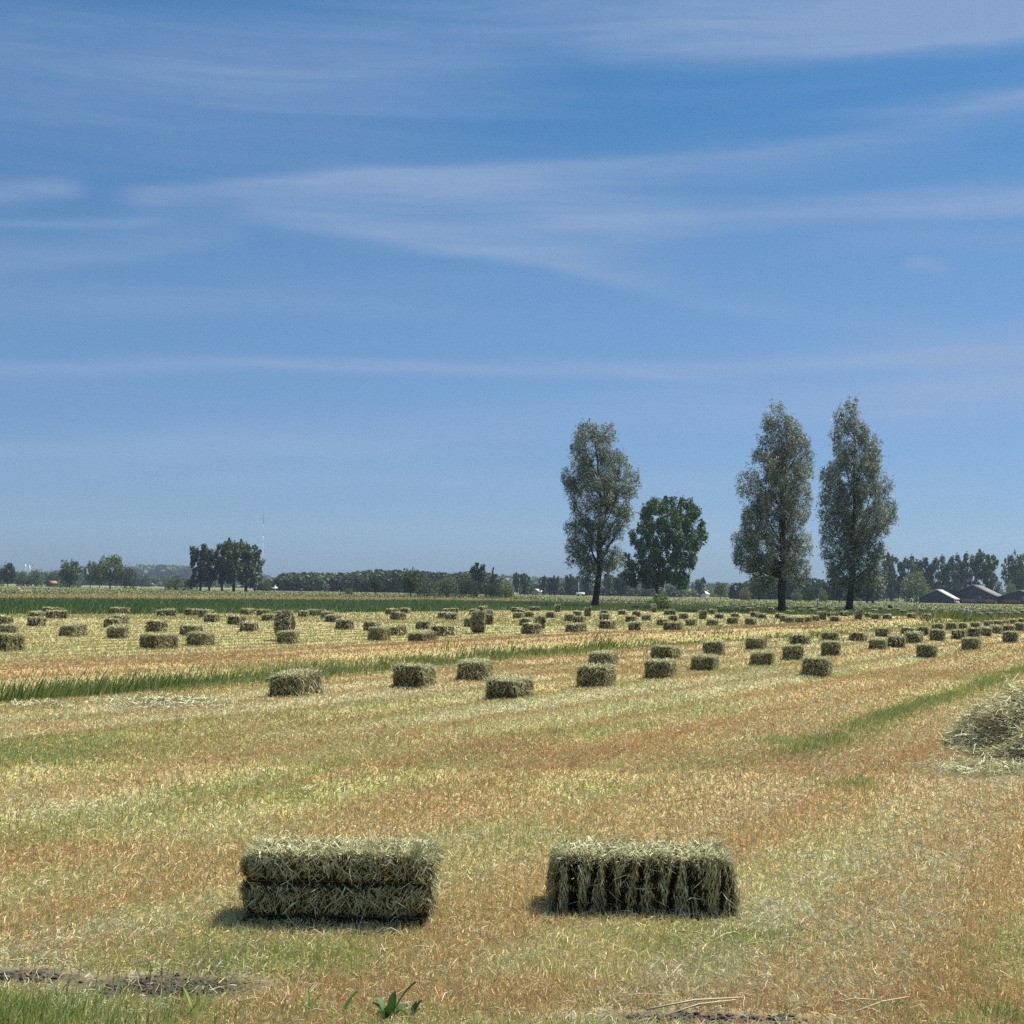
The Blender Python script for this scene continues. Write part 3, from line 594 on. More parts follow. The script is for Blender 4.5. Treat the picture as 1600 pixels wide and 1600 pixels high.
# field beyond the ditch, front line first
for a in [(10, 1019, 62, 'hay bale cut by the left edge, nearest beyond the ditch there'), (12, 995, 30, 'shaggy hay bale behind the one cut by the left edge'),
          (5, 981, 32, 'smooth olive hay bale at the left edge, rearmost there'), (57, 979, 31, 'brown hay bale in front of the group of four at far left'),
          (57, 968, 27, 'flat hay bale second in the group of four at far left'), (88, 967, 35, 'light topped hay bale at the right of the far left group'),
          (83, 961, 33, 'rearmost hay bale of the far left group, against the green band'), (115, 994, 43, 'broad hay bale alone between the two left groups'),
          (185, 998, 36, 'tall-looking front hay bale of the column of four on the left'), (176, 981, 26, 'dark slumped hay bale second in the column of four on the left'),
          (188, 975, 26, 'thin pale topped hay bale third in the column of four on the left'), (188, 961, 31, 'rearmost hay bale of the column of four on the left'),
          (248, 1015, 60, 'widest hay bale beyond the ditch, seen side on, front left'), (313, 1009, 45, 'front hay bale right beside the widest side-on one'),
          (245, 989, 34, 'hay bale alone behind the widest side-on one'), (299, 993, 37, 'hay bale half hidden just behind the front one beside the widest'),
          (260, 964, 32, 'round edged hay bale against the green band left of the poplar clump'), (303, 963, 30, 'brown topped hay bale below the left poplar of the clump'),
          (322, 966, 27, 'middle hay bale of the staggered three below the poplar clump'), (331, 973, 26, 'front hay bale of the staggered three below the poplar clump'),
          (370, 977, 29, 'reddish hay bale below the right poplars of the clump'), (389, 987, 30, 'dark faced hay bale left of the big upright one'),
          (387, 961, 24, 'far hay bale in the green edge below the radio mast'), (412, 963, 22, 'far hay bale just right of the mast line behind the upright one'),
          (419, 971, 20, 'hay bale half hidden behind the left of the big upright one'), (451, 1006, 36, 'hay bale lying at the foot of the big upright one'),
          (474, 965, 18, 'left hay bale of the touching far pair right of the big upright'), (495, 963, 30, 'right hay bale of the touching far pair right of the big upright'),
          (512, 968, 22, 'hay bale behind the slumped one right of the touching far pair'), (520, 973, 26, 'slumped hay bale right of the touching far pair'),
          (538, 984, 29, 'hay bale with black left half, alone right of the slumped one'), (581, 986, 30, 'hay bale rear left of the central group of three'),
          (592, 1001, 38, 'front left hay bale of the central group of three'), (618, 994, 36, 'right hay bale of the central group of three'),
          (613, 961, 23, 'rear left hay bale of the far trio below the round tree'), (634, 959, 16, 'smallest rear right hay bale of the far trio below the round tree'),
          (622, 970, 27, 'front hay bale of the far trio below the round tree'), (661, 984, 22, 'rear square hay bale of the three right of centre group'),
          (660, 1005, 45, 'large front hay bale of the three right of centre group'), (692, 995, 38, 'right hay bale of the three right of centre group'),
          (704, 960, 25, 'rear hay bale of the brown trio left of the small upright'), (693, 967, 18, 'left hay bale of the brown trio left of the small upright'),
          (706, 970, 16, 'small front right hay bale of the brown trio left of the small upright'), (742, 961, 19, 'far hay bale left above the small upright one'),
          (755, 956, 14, 'farthest hay bale above the small upright one'), (735, 980, 14, 'hay bale mostly hidden left behind the small upright one'),
          (808, 957, 20, 'farthest hay bale left of the upright below the poplar row'), (815, 960, 19, 'brown hay bale just in front of the farthest below the poplar row'),
          (810, 967, 17, 'dark faced hay bale on the left of the upright below the poplar row'), (836, 955, 18, 'flat topped hay bale behind the upright below the poplar row'),
          (827, 965, 16, 'small hay bale touching behind the upright below the poplar row'), (861, 966, 16, 'hay bale peeping out right of the upright below the poplar row'),
          (823, 979, 24, 'hay bale between the upright and the front one below the poplar row'), (830, 992, 34, 'front hay bale lying left of the upright below the poplar row')]:
    bale(*a)
for a in [(444, 1002, 34, 'big upright hay bale standing on end, left of centre'), (748, 990, 24, 'small upright hay bale standing on end at the middle of the field'),
          (764, 977, 12, 'upright hay bale half hidden behind the middle upright one'), (845, 986, 21, 'upright hay bale standing among flat ones below the poplar row'),
          (872, 958, 14, 'upright hay bale in the green edge left of the leftmost tall tree'), (919, 965, 14, 'upright hay bale just before the trunk of the leftmost tall tree'),
          (1022, 957, 10, 'upright hay bale at the foot of the dark green tree'), (1099, 970, 13, 'upright hay bale right of the dark green tree'),
          (1286, 971, 13, 'upright hay bale midway between the two right tall trees'), (1343, 971, 13, 'upright hay bale just right of the rightmost tall trunk'),
          (1470, 964, 10, 'upright hay bale between the lone post and the old posts')]:
    bale(*a, up=True)
row([(890, 972, 14), (905, 975, 18), (900, 989, 33), (949, 983, 26)], 'of four front ones below the leftmost tall tree')
row([(902, 964, 14), (944, 962, 12), (973, 961, 13), (995, 964, 14)], 'in the rear line below the leftmost tall tree')
row([(945, 971, 17), (986, 973, 18), (1010, 970, 13), (1052, 971, 13), (1068, 968, 10)], 'in the second line below the dark tree')
bale(992, 986, 19, 'hay bale at the front left below the dark green tree')
row([(1035, 979, 14), (1051, 988, 32), (1080, 979, 19), (1113, 979, 14), (1145, 976, 16), (1173, 978, 20)], 'in front, between the dark green and middle trees')
bale(1046, 961, 19, 'smooth grey hay bale by the green band right of the dark green tree', rz=0)
row([(1114, 960, 13), (1124, 967, 12), (1149, 966, 13), (1179, 965, 12), (1191, 967, 10)], 'in the rear line left of the middle trunk')
row([(1218, 967, 13), (1227, 972, 15), (1235, 974, 14), (1249, 974, 14), (1261, 973, 10), (1273, 971, 12), (1305, 974, 16)], 'in the line just right of middle willow trunk')
row([(1234, 960, 16), (1301, 965, 19), (1320, 963, 17)], 'against the green between the right two trunks')
row([(1357, 965, 11), (1369, 970, 15), (1386, 970, 14), (1425, 968, 13), (1448, 969, 14)], 'between the rightmost trunk and the old posts')
row([(1125, 953, 11), (1137, 951, 10), (1152, 954, 10), (1172, 955, 12), (1186, 953, 10), (1163, 951, 9), (1205, 955, 10)], 'of small far ones left of the middle trunk')
row([(1230, 953, 11), (1248, 952, 11), (1253, 958, 12), (1266, 952, 11), (1271, 957, 11), (1284, 953, 11), (1299, 956, 12), (1308, 952, 10)], 'of small far ones between the two right trunks')
row([(1342, 955, 11), (1356, 953, 11), (1366, 958, 12), (1386, 957, 12), (1377, 953, 9), (1405, 956, 11), (1413, 960, 12), (1424, 957, 10)], 'of far ones between rightmost trunk and lone post')
row([(1441, 956, 11), (1459, 959, 11), (1479, 960, 11), (1488, 963, 12), (1494, 959, 10)], 'of far ones between lone post and old posts')
row([(1527, 960, 12), (1531, 964, 13), (1541, 959, 10), (1546, 964, 11), (1555, 958, 11), (1564, 963, 12), (1577, 963, 12), (1583, 959, 11), (1589, 962, 10), (1598, 959, 10)], 'of small far ones right of the old posts')

# loose hay heaps
def heap(px, py, rx, ry, h, n, label, loc_y=0, w=.007, ln=.2, name='hay_heap'):
    cx, cy = G(px, py); cy += loc_y; r = np.sqrt(RNG.random(n)); a = RNG.random(n)*2*math.pi
    x = r*np.cos(a)*rx; y = r*np.sin(a)*ry; lump = .1+1.9*fbm(x*3.1+px, y*3.1, 4); z = h*np.clip(1-r**1.7, 0, 1)*lump*(.75+.3*RNG.random(n))
    D = RNG.normal(size=(n, 3)); D[:, 2] = D[:, 2]*.35; D = unit(D)*(ln*(.4+.9*RNG.random(n)))[:, None]
    C = np.array([(.47, .46, .26), (.36, .33, .17), (.62, .59, .38), (.18, .14, .075)])[RNG.choice(4, n, p=[.42, .25, .25, .08])]*(.75+.5*RNG.random((n, 1)))
    mb = MB(); joinr([ribbons(np.stack([x, y, z], 1)-D*.5+[0, 0, .015], D, w*(.6+.8*RNG.random(n)), RNG.normal(size=(n, 3))*ln*.12, C)], mb)
    # packed inside
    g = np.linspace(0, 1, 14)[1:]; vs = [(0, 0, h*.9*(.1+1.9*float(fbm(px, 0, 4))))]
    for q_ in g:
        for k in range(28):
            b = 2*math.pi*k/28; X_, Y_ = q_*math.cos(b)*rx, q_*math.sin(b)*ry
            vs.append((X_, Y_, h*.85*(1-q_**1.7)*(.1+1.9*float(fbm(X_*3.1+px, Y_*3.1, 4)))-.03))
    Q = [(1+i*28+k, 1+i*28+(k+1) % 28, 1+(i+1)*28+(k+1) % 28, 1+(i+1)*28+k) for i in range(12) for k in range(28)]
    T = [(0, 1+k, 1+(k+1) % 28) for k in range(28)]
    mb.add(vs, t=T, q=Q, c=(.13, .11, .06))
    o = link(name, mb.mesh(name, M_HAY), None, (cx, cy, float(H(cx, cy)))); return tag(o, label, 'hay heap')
heap(1640, 1180, .98, 1.7, .64, 15000, 'large loose heap of grey green hay at the right edge', .2)
heap(1535, 1203, .6, .4, .09, 1800, 'thin spread of loose hay left of the large heap')
heap(250, 1098, 1.1, .8, .07, 1100, 'low swath of loose pale hay beside the ditch on the left', w=.010)
heap(65, 1106, .5, .3, .06, 300, 'small wisp of loose hay near the left edge by the ditch', w=.010)
heap(28, 927, .85, .7, .75, 500, 'large pale hay heap in the far left meadow', w=.06, ln=.3)
heap(45, 927, .4, .4, .5, 200, 'small pale hay heap right of the large one in far left meadow', w=.06, ln=.3)
heap(1188, 1012, .8, .4, .06, 900, 'bright straw litter beside the bale below the middle tall tree', w=.014)

# ------------------------------------------------------------------ trees
def trunk_mesh(mb, P, R, c=(.045, .036, .028)): mb.tube(P, R, 10, c, rough=.25)
def crown(env, zs, n, leafL, leafW, cols, p, lob, seed, droop=.0, up=.3, lobn=60, fill=.55, depth=1.0):
    """leaf faces gathered in upright lobes that fill a crown whose half widths change with height. env: rows (z, xl, xr)"""
    rs = np.random.default_rng(seed); env = np.array(sorted(env)); zz, xl, xr = env.T
    Lc = []
    zc_ = rs.uniform(zz[0], zz[-1], 4000); hw_ = (np.interp(zc_, zz, xr)-np.interp(zc_, zz, xl))/2
    zc_ = zc_[rs.random(4000) < (hw_/hw_.max())**1.05+.12]
    while len(Lc) < lobn:
        best = None
        for _ in range(7):
            z = zc_[rs.integers(len(zc_))]; l, r = np.interp(z, zz, xl), np.interp(z, zz, xr); hw = (r-l)/2; cx = (l+r)/2
            a = rs.random()*2*math.pi; q = rs.random()**.45; rad_ = lob*rs.uniform(.55, 1.25); m = max(hw-rad_*.35, 0)
            c = (cx+math.cos(a)*q*m, math.sin(a)*q*m*depth, z, rad_)
            dd = min([math.dist((c[0], c[1], c[2]*.7), (o[0], o[1], o[2]*.7))/(o[3]+rad_) for o in Lc] or [9])
            if best is None or dd > best[0]: best = (dd, c)
        Lc.append(best[1])
    Lc = np.array(Lc); w = Lc[:, 3]**2; k = rs.choice(len(Lc), n, p=w/w.sum()); c = Lc[k]
    d = unit(rs.normal(size=(n, 3))); r = (fill+(1-fill)*rs.random(n)**.5)*(1+.18*rs.normal(size=n))
    st_ = np.array([1, 1, 1.5]); P = c[:, :3]+d*st_*(r*c[:, 3])[:, None]
    # sub clumps: pull to little sprays
    ns = max(8, n//14); sub = P[rs.integers(0, n, ns)]; j = rs.integers(0, ns, n); m = rs.random(n) < .62
    P[m] = sub[j[m]]+rs.normal(size=(m.sum(), 3))*np.array([.11, .11, .16])*lob*1.15
    stray = rs.random(n) < .05; P[stray] += rs.normal(size=(stray.sum(), 3))*.35*lob
    P[:, 2] = np.maximum(P[:, 2], zz[0]-1.0)
    Dv = rs.normal(size=(n, 3)); Dv[:, 2] += up-droop; Dv[:, 0] += .35; Dv = unit(Dv)*(leafL*(.5+.7*rs.random(n)))[:, None]
    shade = (.7+.6*rs.random(len(Lc)))[k][:, None]
    C = np.array(cols)[rs.choice(len(cols), n, p=p)]*(.7+.6*rs.random((n, 1)))*shade
    return leaves(P, Dv, rs.normal(size=(n, 3)), leafW*(.6+.8*rs.random(n)), C), Lc
def big_tree(name, base, top_trunk, env_px, label, cat, lob, n, leafL, leafW, cols, p, r0, seed, lobn=70, droop=0, up=.3, depth=1., fill=.55, branches=26, fork=.45):
    bx, by = base; gx, gy = G(bx, by); sc = F/gy; rot = math.tan(ROLL)
    toZ = lambda x, y: (by-y)/sc; toX = lambda x, y: (x-bx)/sc-(by-y)/sc*rot
    env = [(toZ(xl, y), toX(xl, y), toX(xr, y)) for y, xl, xr in env_px]
    root = empty(name, (gx, gy, float(H(gx, gy))-.05)); tag(root, label, cat)
    (lv, lq, lc), Lc = crown(env, None, n, leafL, leafW, cols, p, lob, seed, droop, up, lobn, fill, depth)
    mb = MB(); zs = sorted(e[0] for e in env); ztop = zs[-1]; rs = np.random.default_rng(seed+1)
    tx, tz = toX(*top_trunk), toZ(*top_trunk)
    cen = lambda z: (np.interp(z, [e[0] for e in sorted(env)], [(e[1]+e[2])/2 for e in sorted(env)]))
    pts = [(0, 0, 0), (tx*.15, 0, tz*.2), (tx*.55, .05, tz*.6), (tx, 0, tz)]
    for q_ in (.2, .4, .6, .8, .95): z = tz+(ztop-tz)*q_; pts.append((tx*(1-q_)+cen(z)*q_+rs.normal()*.15, rs.normal()*.2, z))
    R = [r0*1.45, r0*1.05, r0*.95, r0*.9, r0*.7, r0*.5, r0*.33, r0*.18, r0*.06]
    mb.tube(pts, R, 10, (.05, .042, .033), rough=.22)
    link('trunk', mb.mesh('trunk', M_BARK, True), root)
    bb = MB(); P_ = np.array(pts)
    for i in rs.permutation(len(Lc))[:branches]:
        c = Lc[i]; z0 = max(tz*.85, c[2]-abs(c[0]-cen(c[2]))*.8-rs.uniform(1, 3)*r0*4); z0 = min(z0, ztop*.9)
        x0 = np.interp(z0, P_[:, 2], P_[:, 0]); y0 = np.interp(z0, P_[:, 2], P_[:, 1]); f = 1-(z0-tz)/(ztop-tz+1e-3)
        mid = ((x0+c[0])/2+rs.normal()*.15, (y0+c[1])/2, z0+(c[2]-z0)*.42); rr_ = r0*(.12+.26*max(f, 0))
        bb.tube([(x0, y0, z0), mid, tuple(c[:3])], [rr_, rr_*.6, rr_*.15], 6, (.05, .042, .033), rough=.2)
    link('branches', bb.mesh('branches', M_BARK, True), root)
    link('crown', mesh('crown', lv, None, lq, lc, M_LEAF), root)
    return root
WIL = [(.125, .15, .11), (.22, .25, .20), (.055, .065, .045), (.44, .46, .42), (.13, .175, .08)]; WP = [.33, .25, .22, .10, .10]
big_tree('white_willow', (929, 950), (937, 886), [(662, 934, 950), (668, 905, 954), (680, 898, 962), (700, 894, 970), (720, 890, 978), (737, 880, 984), (756, 877, 996), (781, 886, 996), (803, 889, 988), (822, 882, 986), (854, 881, 968), (876, 884, 970), (894, 900, 965)],
         'leftmost tall silvery willow with leaning trunk, beside the dark green tree', 'tree', .8, 46000, .21, .06, WIL, WP, .33, 101, lobn=100, fill=.4)
big_tree('white_willow', (1221, 958), (1223, 892), [(646, 1202, 1216), (657, 1194, 1232), (672, 1192, 1262), (701, 1188, 1274), (725, 1160, 1273), (751, 1156, 1272), (773, 1166, 1274), (806, 1154, 1271), (839, 1147, 1268), (871, 1148, 1268), (893, 1168, 1262), (905, 1195, 1250)],
         'middle tall silvery willow with straight dark trunk, broad lower crown', 'tree', .8, 52000, .21, .058, WIL, WP, .34, 102, lobn=120, fill=.4)
big_tree('white_willow', (1326, 955), (1333, 900), [(636, 1322, 1340), (653, 1304, 1348), (679, 1302, 1360), (707, 1303, 1377), (725, 1286, 1388), (756, 1284, 1389), (788, 1284, 1402), (817, 1292, 1398), (839, 1287, 1374), (861, 1281, 1380), (882, 1277, 1382), (904, 1290, 1378), (915, 1330, 1370)],
         'rightmost and tallest silvery willow, its crown touching the poplar row', 'tree', .95, 52000, .24, .072, WIL, WP, .36, 103, lobn=120, fill=.4)
DG = [(.034, .065, .016), (.06, .115, .024), (.105, .18, .036), (.016, .03, .010)]
big_tree('maple_tree', (1025, 940), (1030, 896), [(782, 1020, 1078), (790, 1008, 1084), (800, 998, 1093), (822, 988, 1103), (843, 977, 1107), (864, 975, 1096), (885, 976, 1082), (900, 968, 1082), (911, 980, 1080)],
         'round dark green tree, lower than the willows, between the first two', 'tree', 1.0, 42000, .26, .22, DG, [.36, .34, .14, .16], .3, 219, lobn=150, fill=.4, up=0)
# library for far trees: unit crowns, metres of a 10 m tree
def proto_tree(name, h, wd, kind, seed, cols, n=1500, nol=26):
    if kind == 'round': env = [(h*.25, -wd*.3, wd*.3), (h*.36, -wd*.5, wd*.5), (h*.62, -wd*.55, wd*.55), (h*.82, -wd*.45, wd*.45), (h*.93, -wd*.25, wd*.25)]
    elif kind == 'poplar': env = [(h*.16, -wd*.35, wd*.35), (h*.3, -wd*.5, wd*.5), (h*.7, -wd*.6, wd*.6), (h*.88, -wd*.45, wd*.45), (h*.95, -wd*.28, wd*.28)]
    elif kind == 'spire': env = [(h*.08, -wd*.5, wd*.5), (h*.5, -wd*.33, wd*.33), (h, -wd*.03, wd*.03)]
    else: env = [(.1*h, -wd*.5, wd*.5), (h*.45, -wd*.52, wd*.52), (h*.8, -wd*.35, wd*.35), (h*.95, -wd*.1, wd*.1)]
    (lv, lq, lc), Lc = crown(env, None, int(n*1.9), .36, .38, cols, [1/len(cols)]*len(cols), wd*.15, seed, 0, .2, nol+8, .35)
    cm = mesh('crown', lv, None, lq, lc, M_LEAF)
    mb = MB(); mb.tube([(0, 0, -.2), (wd*.02, 0, h*.3), (0, 0, h*.85)], [h*.028, h*.02, h*.006], 7, (.04, .035, .03), rough=.2)
    rs = np.random.default_rng(seed)
    for i in range(7):
        c = Lc[rs.integers(len(Lc))]; mb.tube([(0, 0, h*rs.uniform(.2, .5)), (c[0]*.5, c[1]*.5, c[2]*.75), c[:3]], [h*.01, h*.007, h*.002], 5, (.04, .035, .03))
    return mb.mesh('trunk', M_BARK, True), cm, h, wd
CB = [(.040, .060, .030), (.055, .08, .038), (.025, .04, .02)]; CL = [(.12, .16, .055), (.16, .20, .07), (.09, .12, .045)]; CM = [(.07, .11, .04), (.10, .13, .05), (.05, .075, .03)]; CS = [(.10, .13, .09), (.14, .17, .12), (.07, .095, .06)]
PT = {'round': [proto_tree('r', 10, 8, 'round', 1, CB, 2400), proto_tree('r', 10, 9, 'round', 2, CM, 2400)], 'light': [proto_tree('l', 10, 8, 'round', 3, CL, 1700)],
      'poplar': [proto_tree('p', 10, 4.6, 'poplar', 4, CB, 1800), proto_tree('p', 10, 4.2, 'poplar', 5, CM, 1700), proto_tree('p', 10, 5, 'poplar', 6, CB, 2000)],
      'silver': [proto_tree('s', 10, 4.6, 'poplar', 12, CS, 1700)],
      'spire': [proto_tree('c', 10, 4, 'spire', 7, CB, 1200)], 'bush': [proto_tree('b', 10, 13, 'bush', 8, CM, 2200), proto_tree('b', 10, 15, 'bush', 9, CB, 2200)], 'lightbush': [proto_tree('b', 10, 12, 'bush', 10, CL, 2200)]}
def far_tree(kind, px, top, base, wpx, label, D=None, group='trees along the far edge of the fields', cat=None, name=None):
    """tree seen at column px from base to top px, wpx wide; D distance when its foot is hidden"""
    h_ = hor(px); D = D or min(EYE*F/max(base-h_, 1.2), 1500); gx, gy = A(px, D)
    hh = EYE+(h_-top)*D/F; ww = wpx*D/F; tm, cm, h, wd = random.choice(PT[kind])
    nm = name or {'round': 'broadleaf_tree', 'light': 'broadleaf_tree', 'poplar': 'poplar_tree', 'silver': 'poplar_tree', 'spire': 'conifer_tree', 'bush': 'bush', 'lightbush': 'bush'}[kind]
    e = empty(nm, (gx, gy, -.05), random.uniform(-.6, .6)+random.choice([0, math.pi])); e.scale = (ww/wd, ww/wd, hh/h)
    tag(e, label, cat or ('bush' if 'bush' in kind else 'tree'), group); link('trunk', tm, e); link('crown', cm, e); return e
for a in [
 ('round', 12, 881, 917, 24, 'round dark tree at the far left edge, on its own trunk', 620), ('bush', -6, 886, 917, 26, 'dark tree cut by the left edge of the photo', 640),
 ('bush', 34, 894, 917, 22, 'dark bush left of the white chimneys', 640), ('bush', 56, 892, 917, 26, 'dark bush right of the white chimneys', 640), ('bush', 84, 893, 918, 30, 'bluish bush behind the small red shed', 700),
 ('round', 109, 876, 918, 32, 'compact dark round tree right of the small red shed', 560), ('bush', 108, 905, 918, 36, 'low dark hedge bush under the compact round tree', 590),
 ('light', 141, 877, 918, 22, 'slim light tree left of the airy yellowish tree', 600), ('light', 172, 867, 919, 38, 'airy yellowish tree, tallest left of the poplar clump', 560), ('round', 156, 878, 919, 22, 'small tree squeezed between the slim and the airy tree', 590),
 ('bush', 197, 884, 919, 34, 'broad dark bush right of the airy yellowish tree', 560), ('bush', 222, 897, 918, 30, 'dim bush midway to the poplar clump', 900), ('bush', 275, 901, 921, 34, 'dark bush left at the foot of the poplar clump', 480), ('bush', 298, 904, 922, 22, 'small black bush under the left poplar', 470),
 ('poplar', 313, 850, 923, 34, 'left poplar of the tall clump left of the mast', 470), ('silver', 327, 856, 923, 26, 'second poplar from the left in the tall clump', 490), ('poplar', 347, 850, 923, 32, 'third poplar in the tall clump, trunk clearly bare', 470),
 ('poplar', 365, 844, 924, 38, 'tallest poplar in the middle of the clump', 465), ('poplar', 384, 846, 924, 38, 'fifth poplar of the clump, rounded top', 470), ('silver', 398, 864, 923, 24, 'rightmost and lowest poplar of the clump next to the mast', 480),
 ('bush', 416, 907, 921, 14, 'tiny bush right of the radio mast', 520),
 ('round', 642, 889, 928, 31, 'round lollipop tree standing before the far wood', 330), ('round', 587, 902, 927, 14, 'small dark tree left of the lollipop tree', 380), ('bush', 545, 920, 927, 14, 'tiny bush in the meadow before the far wood', 390),
 ('poplar', 746, 879, 928, 22, 'tall slim tree sticking out of the wood right of the lollipop tree', 420), ('spire', 770, 886, 928, 16, 'dark spiky conifer at the right end of the wood', 430),
 ('bush', 668, 908, 929, 34, 'grey green bush right of the lollipop tree', 360), ('bush', 700, 904, 930, 38, 'dark bush between the lollipop and the slim tree', 350), ('bush', 733, 903, 931, 34, 'dark bush below the tall slim tree', 340), ('lightbush', 790, 910, 931, 30, 'paler bush at the right end of the wood', 350), ('bush', 770, 908, 931, 28, 'dark bush at the foot of the conifer', 345),
 ('poplar', 808, 895, 929, 12, 'first slim poplar left of the white trailer', 600), ('poplar', 820, 896, 929, 14, 'second slim poplar left of the white trailer', 590), ('poplar', 848, 900, 930, 12, 'third slim poplar left of the white trailer', 600), ('poplar', 858, 902, 930, 10, 'fourth and lowest poplar left of the white trailer', 610), ('poplar', 867, 899, 930, 13, 'fifth poplar left of the white trailer', 600),
 ('poplar', 890, 897, 930, 14, 'poplar just left of the white trailer pole', 600), ('silver', 902, 899, 930, 12, 'grey poplar right behind the white trailer', 640), ('poplar', 915, 899, 930, 14, 'poplar half behind the leftmost willow trunk', 620), ('poplar', 952, 896, 931, 16, 'poplar between the leftmost willow and the dark tree', 600), ('round', 970, 895, 932, 22, 'dark tree left under the dark green tree', 560),
 ('poplar', 1094, 903, 933, 16, 'grey poplar above the small white house', 700), ('light', 1126, 909, 935, 20, 'thin tree on the meadow right of the small white house', 520), ('round', 1186, 898, 936, 32, 'dark tree left behind the middle willow trunk', 430), ('lightbush', 1165, 917, 936, 20, 'pale bush left of the middle willow trunk', 440), ('lightbush', 1245, 920, 937, 18, 'pale bush right of the middle willow trunk', 430), ('lightbush', 1286, 922, 938, 16, 'pale bush between the two right willow trunks', 430), ('bush', 1265, 916, 938, 20, 'dark bush between the two right willow trunks', 420),
 ('round', 1312, 900, 939, 26, 'dark tree left of the rightmost willow trunk', 420), ('round', 1355, 895, 941, 42, 'broad dark tree right behind the rightmost willow trunk', 390), ('silver', 1364, 884, 941, 30, 'grey tree between the rightmost willow and the poplar row', 400), ]:
    far_tree(*a[:6], D=a[6])
for i, (px, top, w, kd) in enumerate([(1392, 866, 28, 'poplar'), (1419, 869, 26, 'silver'), (1441, 871, 24, 'poplar'), (1466, 869, 28, 'silver'), (1490, 867, 27, 'silver'), (1516, 865, 28, 'silver'), (1540, 862, 34, 'poplar')]):
    far_tree(kd, px, top, 940, w, '%s poplar from the left in the row behind the barns' % ORD[i], D=600, group='poplars behind the barns')
far_tree('round', 1590, 866, 941, 42, 'dark poplar group at the right edge above the third barn', D=600, name='poplar_tree')
far_tree('lightbush', 1431, 892, 941, 44, 'light green weeping willow left of the first barn', D=500, name='willow_tree', cat='tree')
far_tree('lightbush', 1580, 912, 941, 26, 'yellow green shrub between second and third barn roofs', D=580)
for i, (px, top, w) in enumerate([(1380, 905, 30), (1404, 903, 30), (1452, 906, 26), (1478, 900, 30), (1500, 902, 28), (1553, 905, 30)]):
    far_tree('bush', px, top, 941, w, '%s dark undergrowth bush from the left below the poplar row' % ORD[i], D=610, group='bushes below the poplar row')
cx, cy = G(1030, 950)
far_tree('lightbush', 1033, 925, 952, 34, 'light green bush at the foot of the dark green tree', D=138); far_tree('lightbush', 1014, 938, 952, 18, 'small leafy bush left at the foot of the dark green tree', D=140)

# far woods that read as one mass
def wood(prof, D, depth, cols, label, n, lob, leaf, seed, base=0):
    rs = np.random.default_rng(seed); px = np.array([p[0] for p in prof]); tp = np.array([p[1] for p in prof])
    m = int((px[-1]-px[0])*D/F*depth/(lob*lob*2.0)); m = min(m, 900)
    u = rs.uniform(px[0], px[-1], m); dd = D+rs.random(m)*depth; h = EYE+(hor(0)+(u)*math.tan(ROLL)-np.interp(u, px, tp))*D/F
    k = rs.integers(0, m, n); X_ = (u-800)/F*dd; hh = h*(.74+.26*rs.random(m)); R_ = lob*(.7+.6*rs.random(m))
    d = unit(rs.normal(size=(n, 3))); fz = rs.random(n)
    P = np.stack([X_[k]+d[:, 0]*R_[k], dd[k]+d[:, 1]*R_[k], np.where(fz < .6, hh[k]-R_[k]*.9+d[:, 2]*R_[k]*.9, rs.random(n)*hh[k]*.85)], 1)
    P[:, 2] = np.maximum(P[:, 2], .3); shade = (.7+.6*rs.random(m))[k][:, None]
    C = np.array(cols)[rs.integers(0, len(cols), n)]*shade*(.8+.4*rs.random((n, 1)))
    v, q_, c = leaves(P, unit(rs.normal(size=(n, 3)))*leaf, rs.normal(size=(n, 3)), leaf*1.3, C)
    return tag(link('wood', mesh('wood', v, None, q_, c, M_LEAF)), label, 'wood', kind='stuff')
wood([(190, 884), (240, 883), (300, 884), (420, 899)], 2200, 200, [(.07, .10, .055), (.09, .12, .065)], 'flat topped far wood left of the poplar clump', 26000, 9, 4, 1)
wood([(-40, 893), (60, 895), (120, 890), (200, 900), (260, 902), (420, 906)], 1300, 120, CM, 'hazy distant trees along the left horizon', 26000, 6, 2.4, 2)
wood([(418, 910), (430, 900), (445, 897), (458, 892), (480, 895), (530, 895), (560, 891), (582, 888), (610, 891), (650, 891), (700, 893), (742, 893), (780, 896)], 620, 90, [(.065, .09, .04), (.085, .115, .05), (.05, .07, .033)], 'long rounded dark wood right of the mast', 60000, 4.2, 1.0, 3)
wood([(760, 894), (800, 899), (840, 902), (930, 903), (1000, 905), (1080, 908), (1180, 912), (1260, 908), (1400, 905)], 1500, 150, CM, 'bluish distant tree line behind the central trees', 42000, 7, 2.4, 4)
wood([(1060, 922), (1100, 919), (1130, 922), (1170, 920)], 800, 60, CL, 'low pale green bushes along the meadow edge in the centre', 9000, 3, .8, 5)
wood([(1155, 912), (1185, 904), (1215, 900), (1250, 901), (1290, 905), (1350, 905)], 560, 60, CB, 'dark grove behind the two right willows', 22000, 4, 1.0, 6)
wood([(825, 914), (900, 912), (985, 914), (1060, 916)], 700, 60, CB, 'dark hedge behind the white trailer and red roof', 16000, 3, .9, 7)

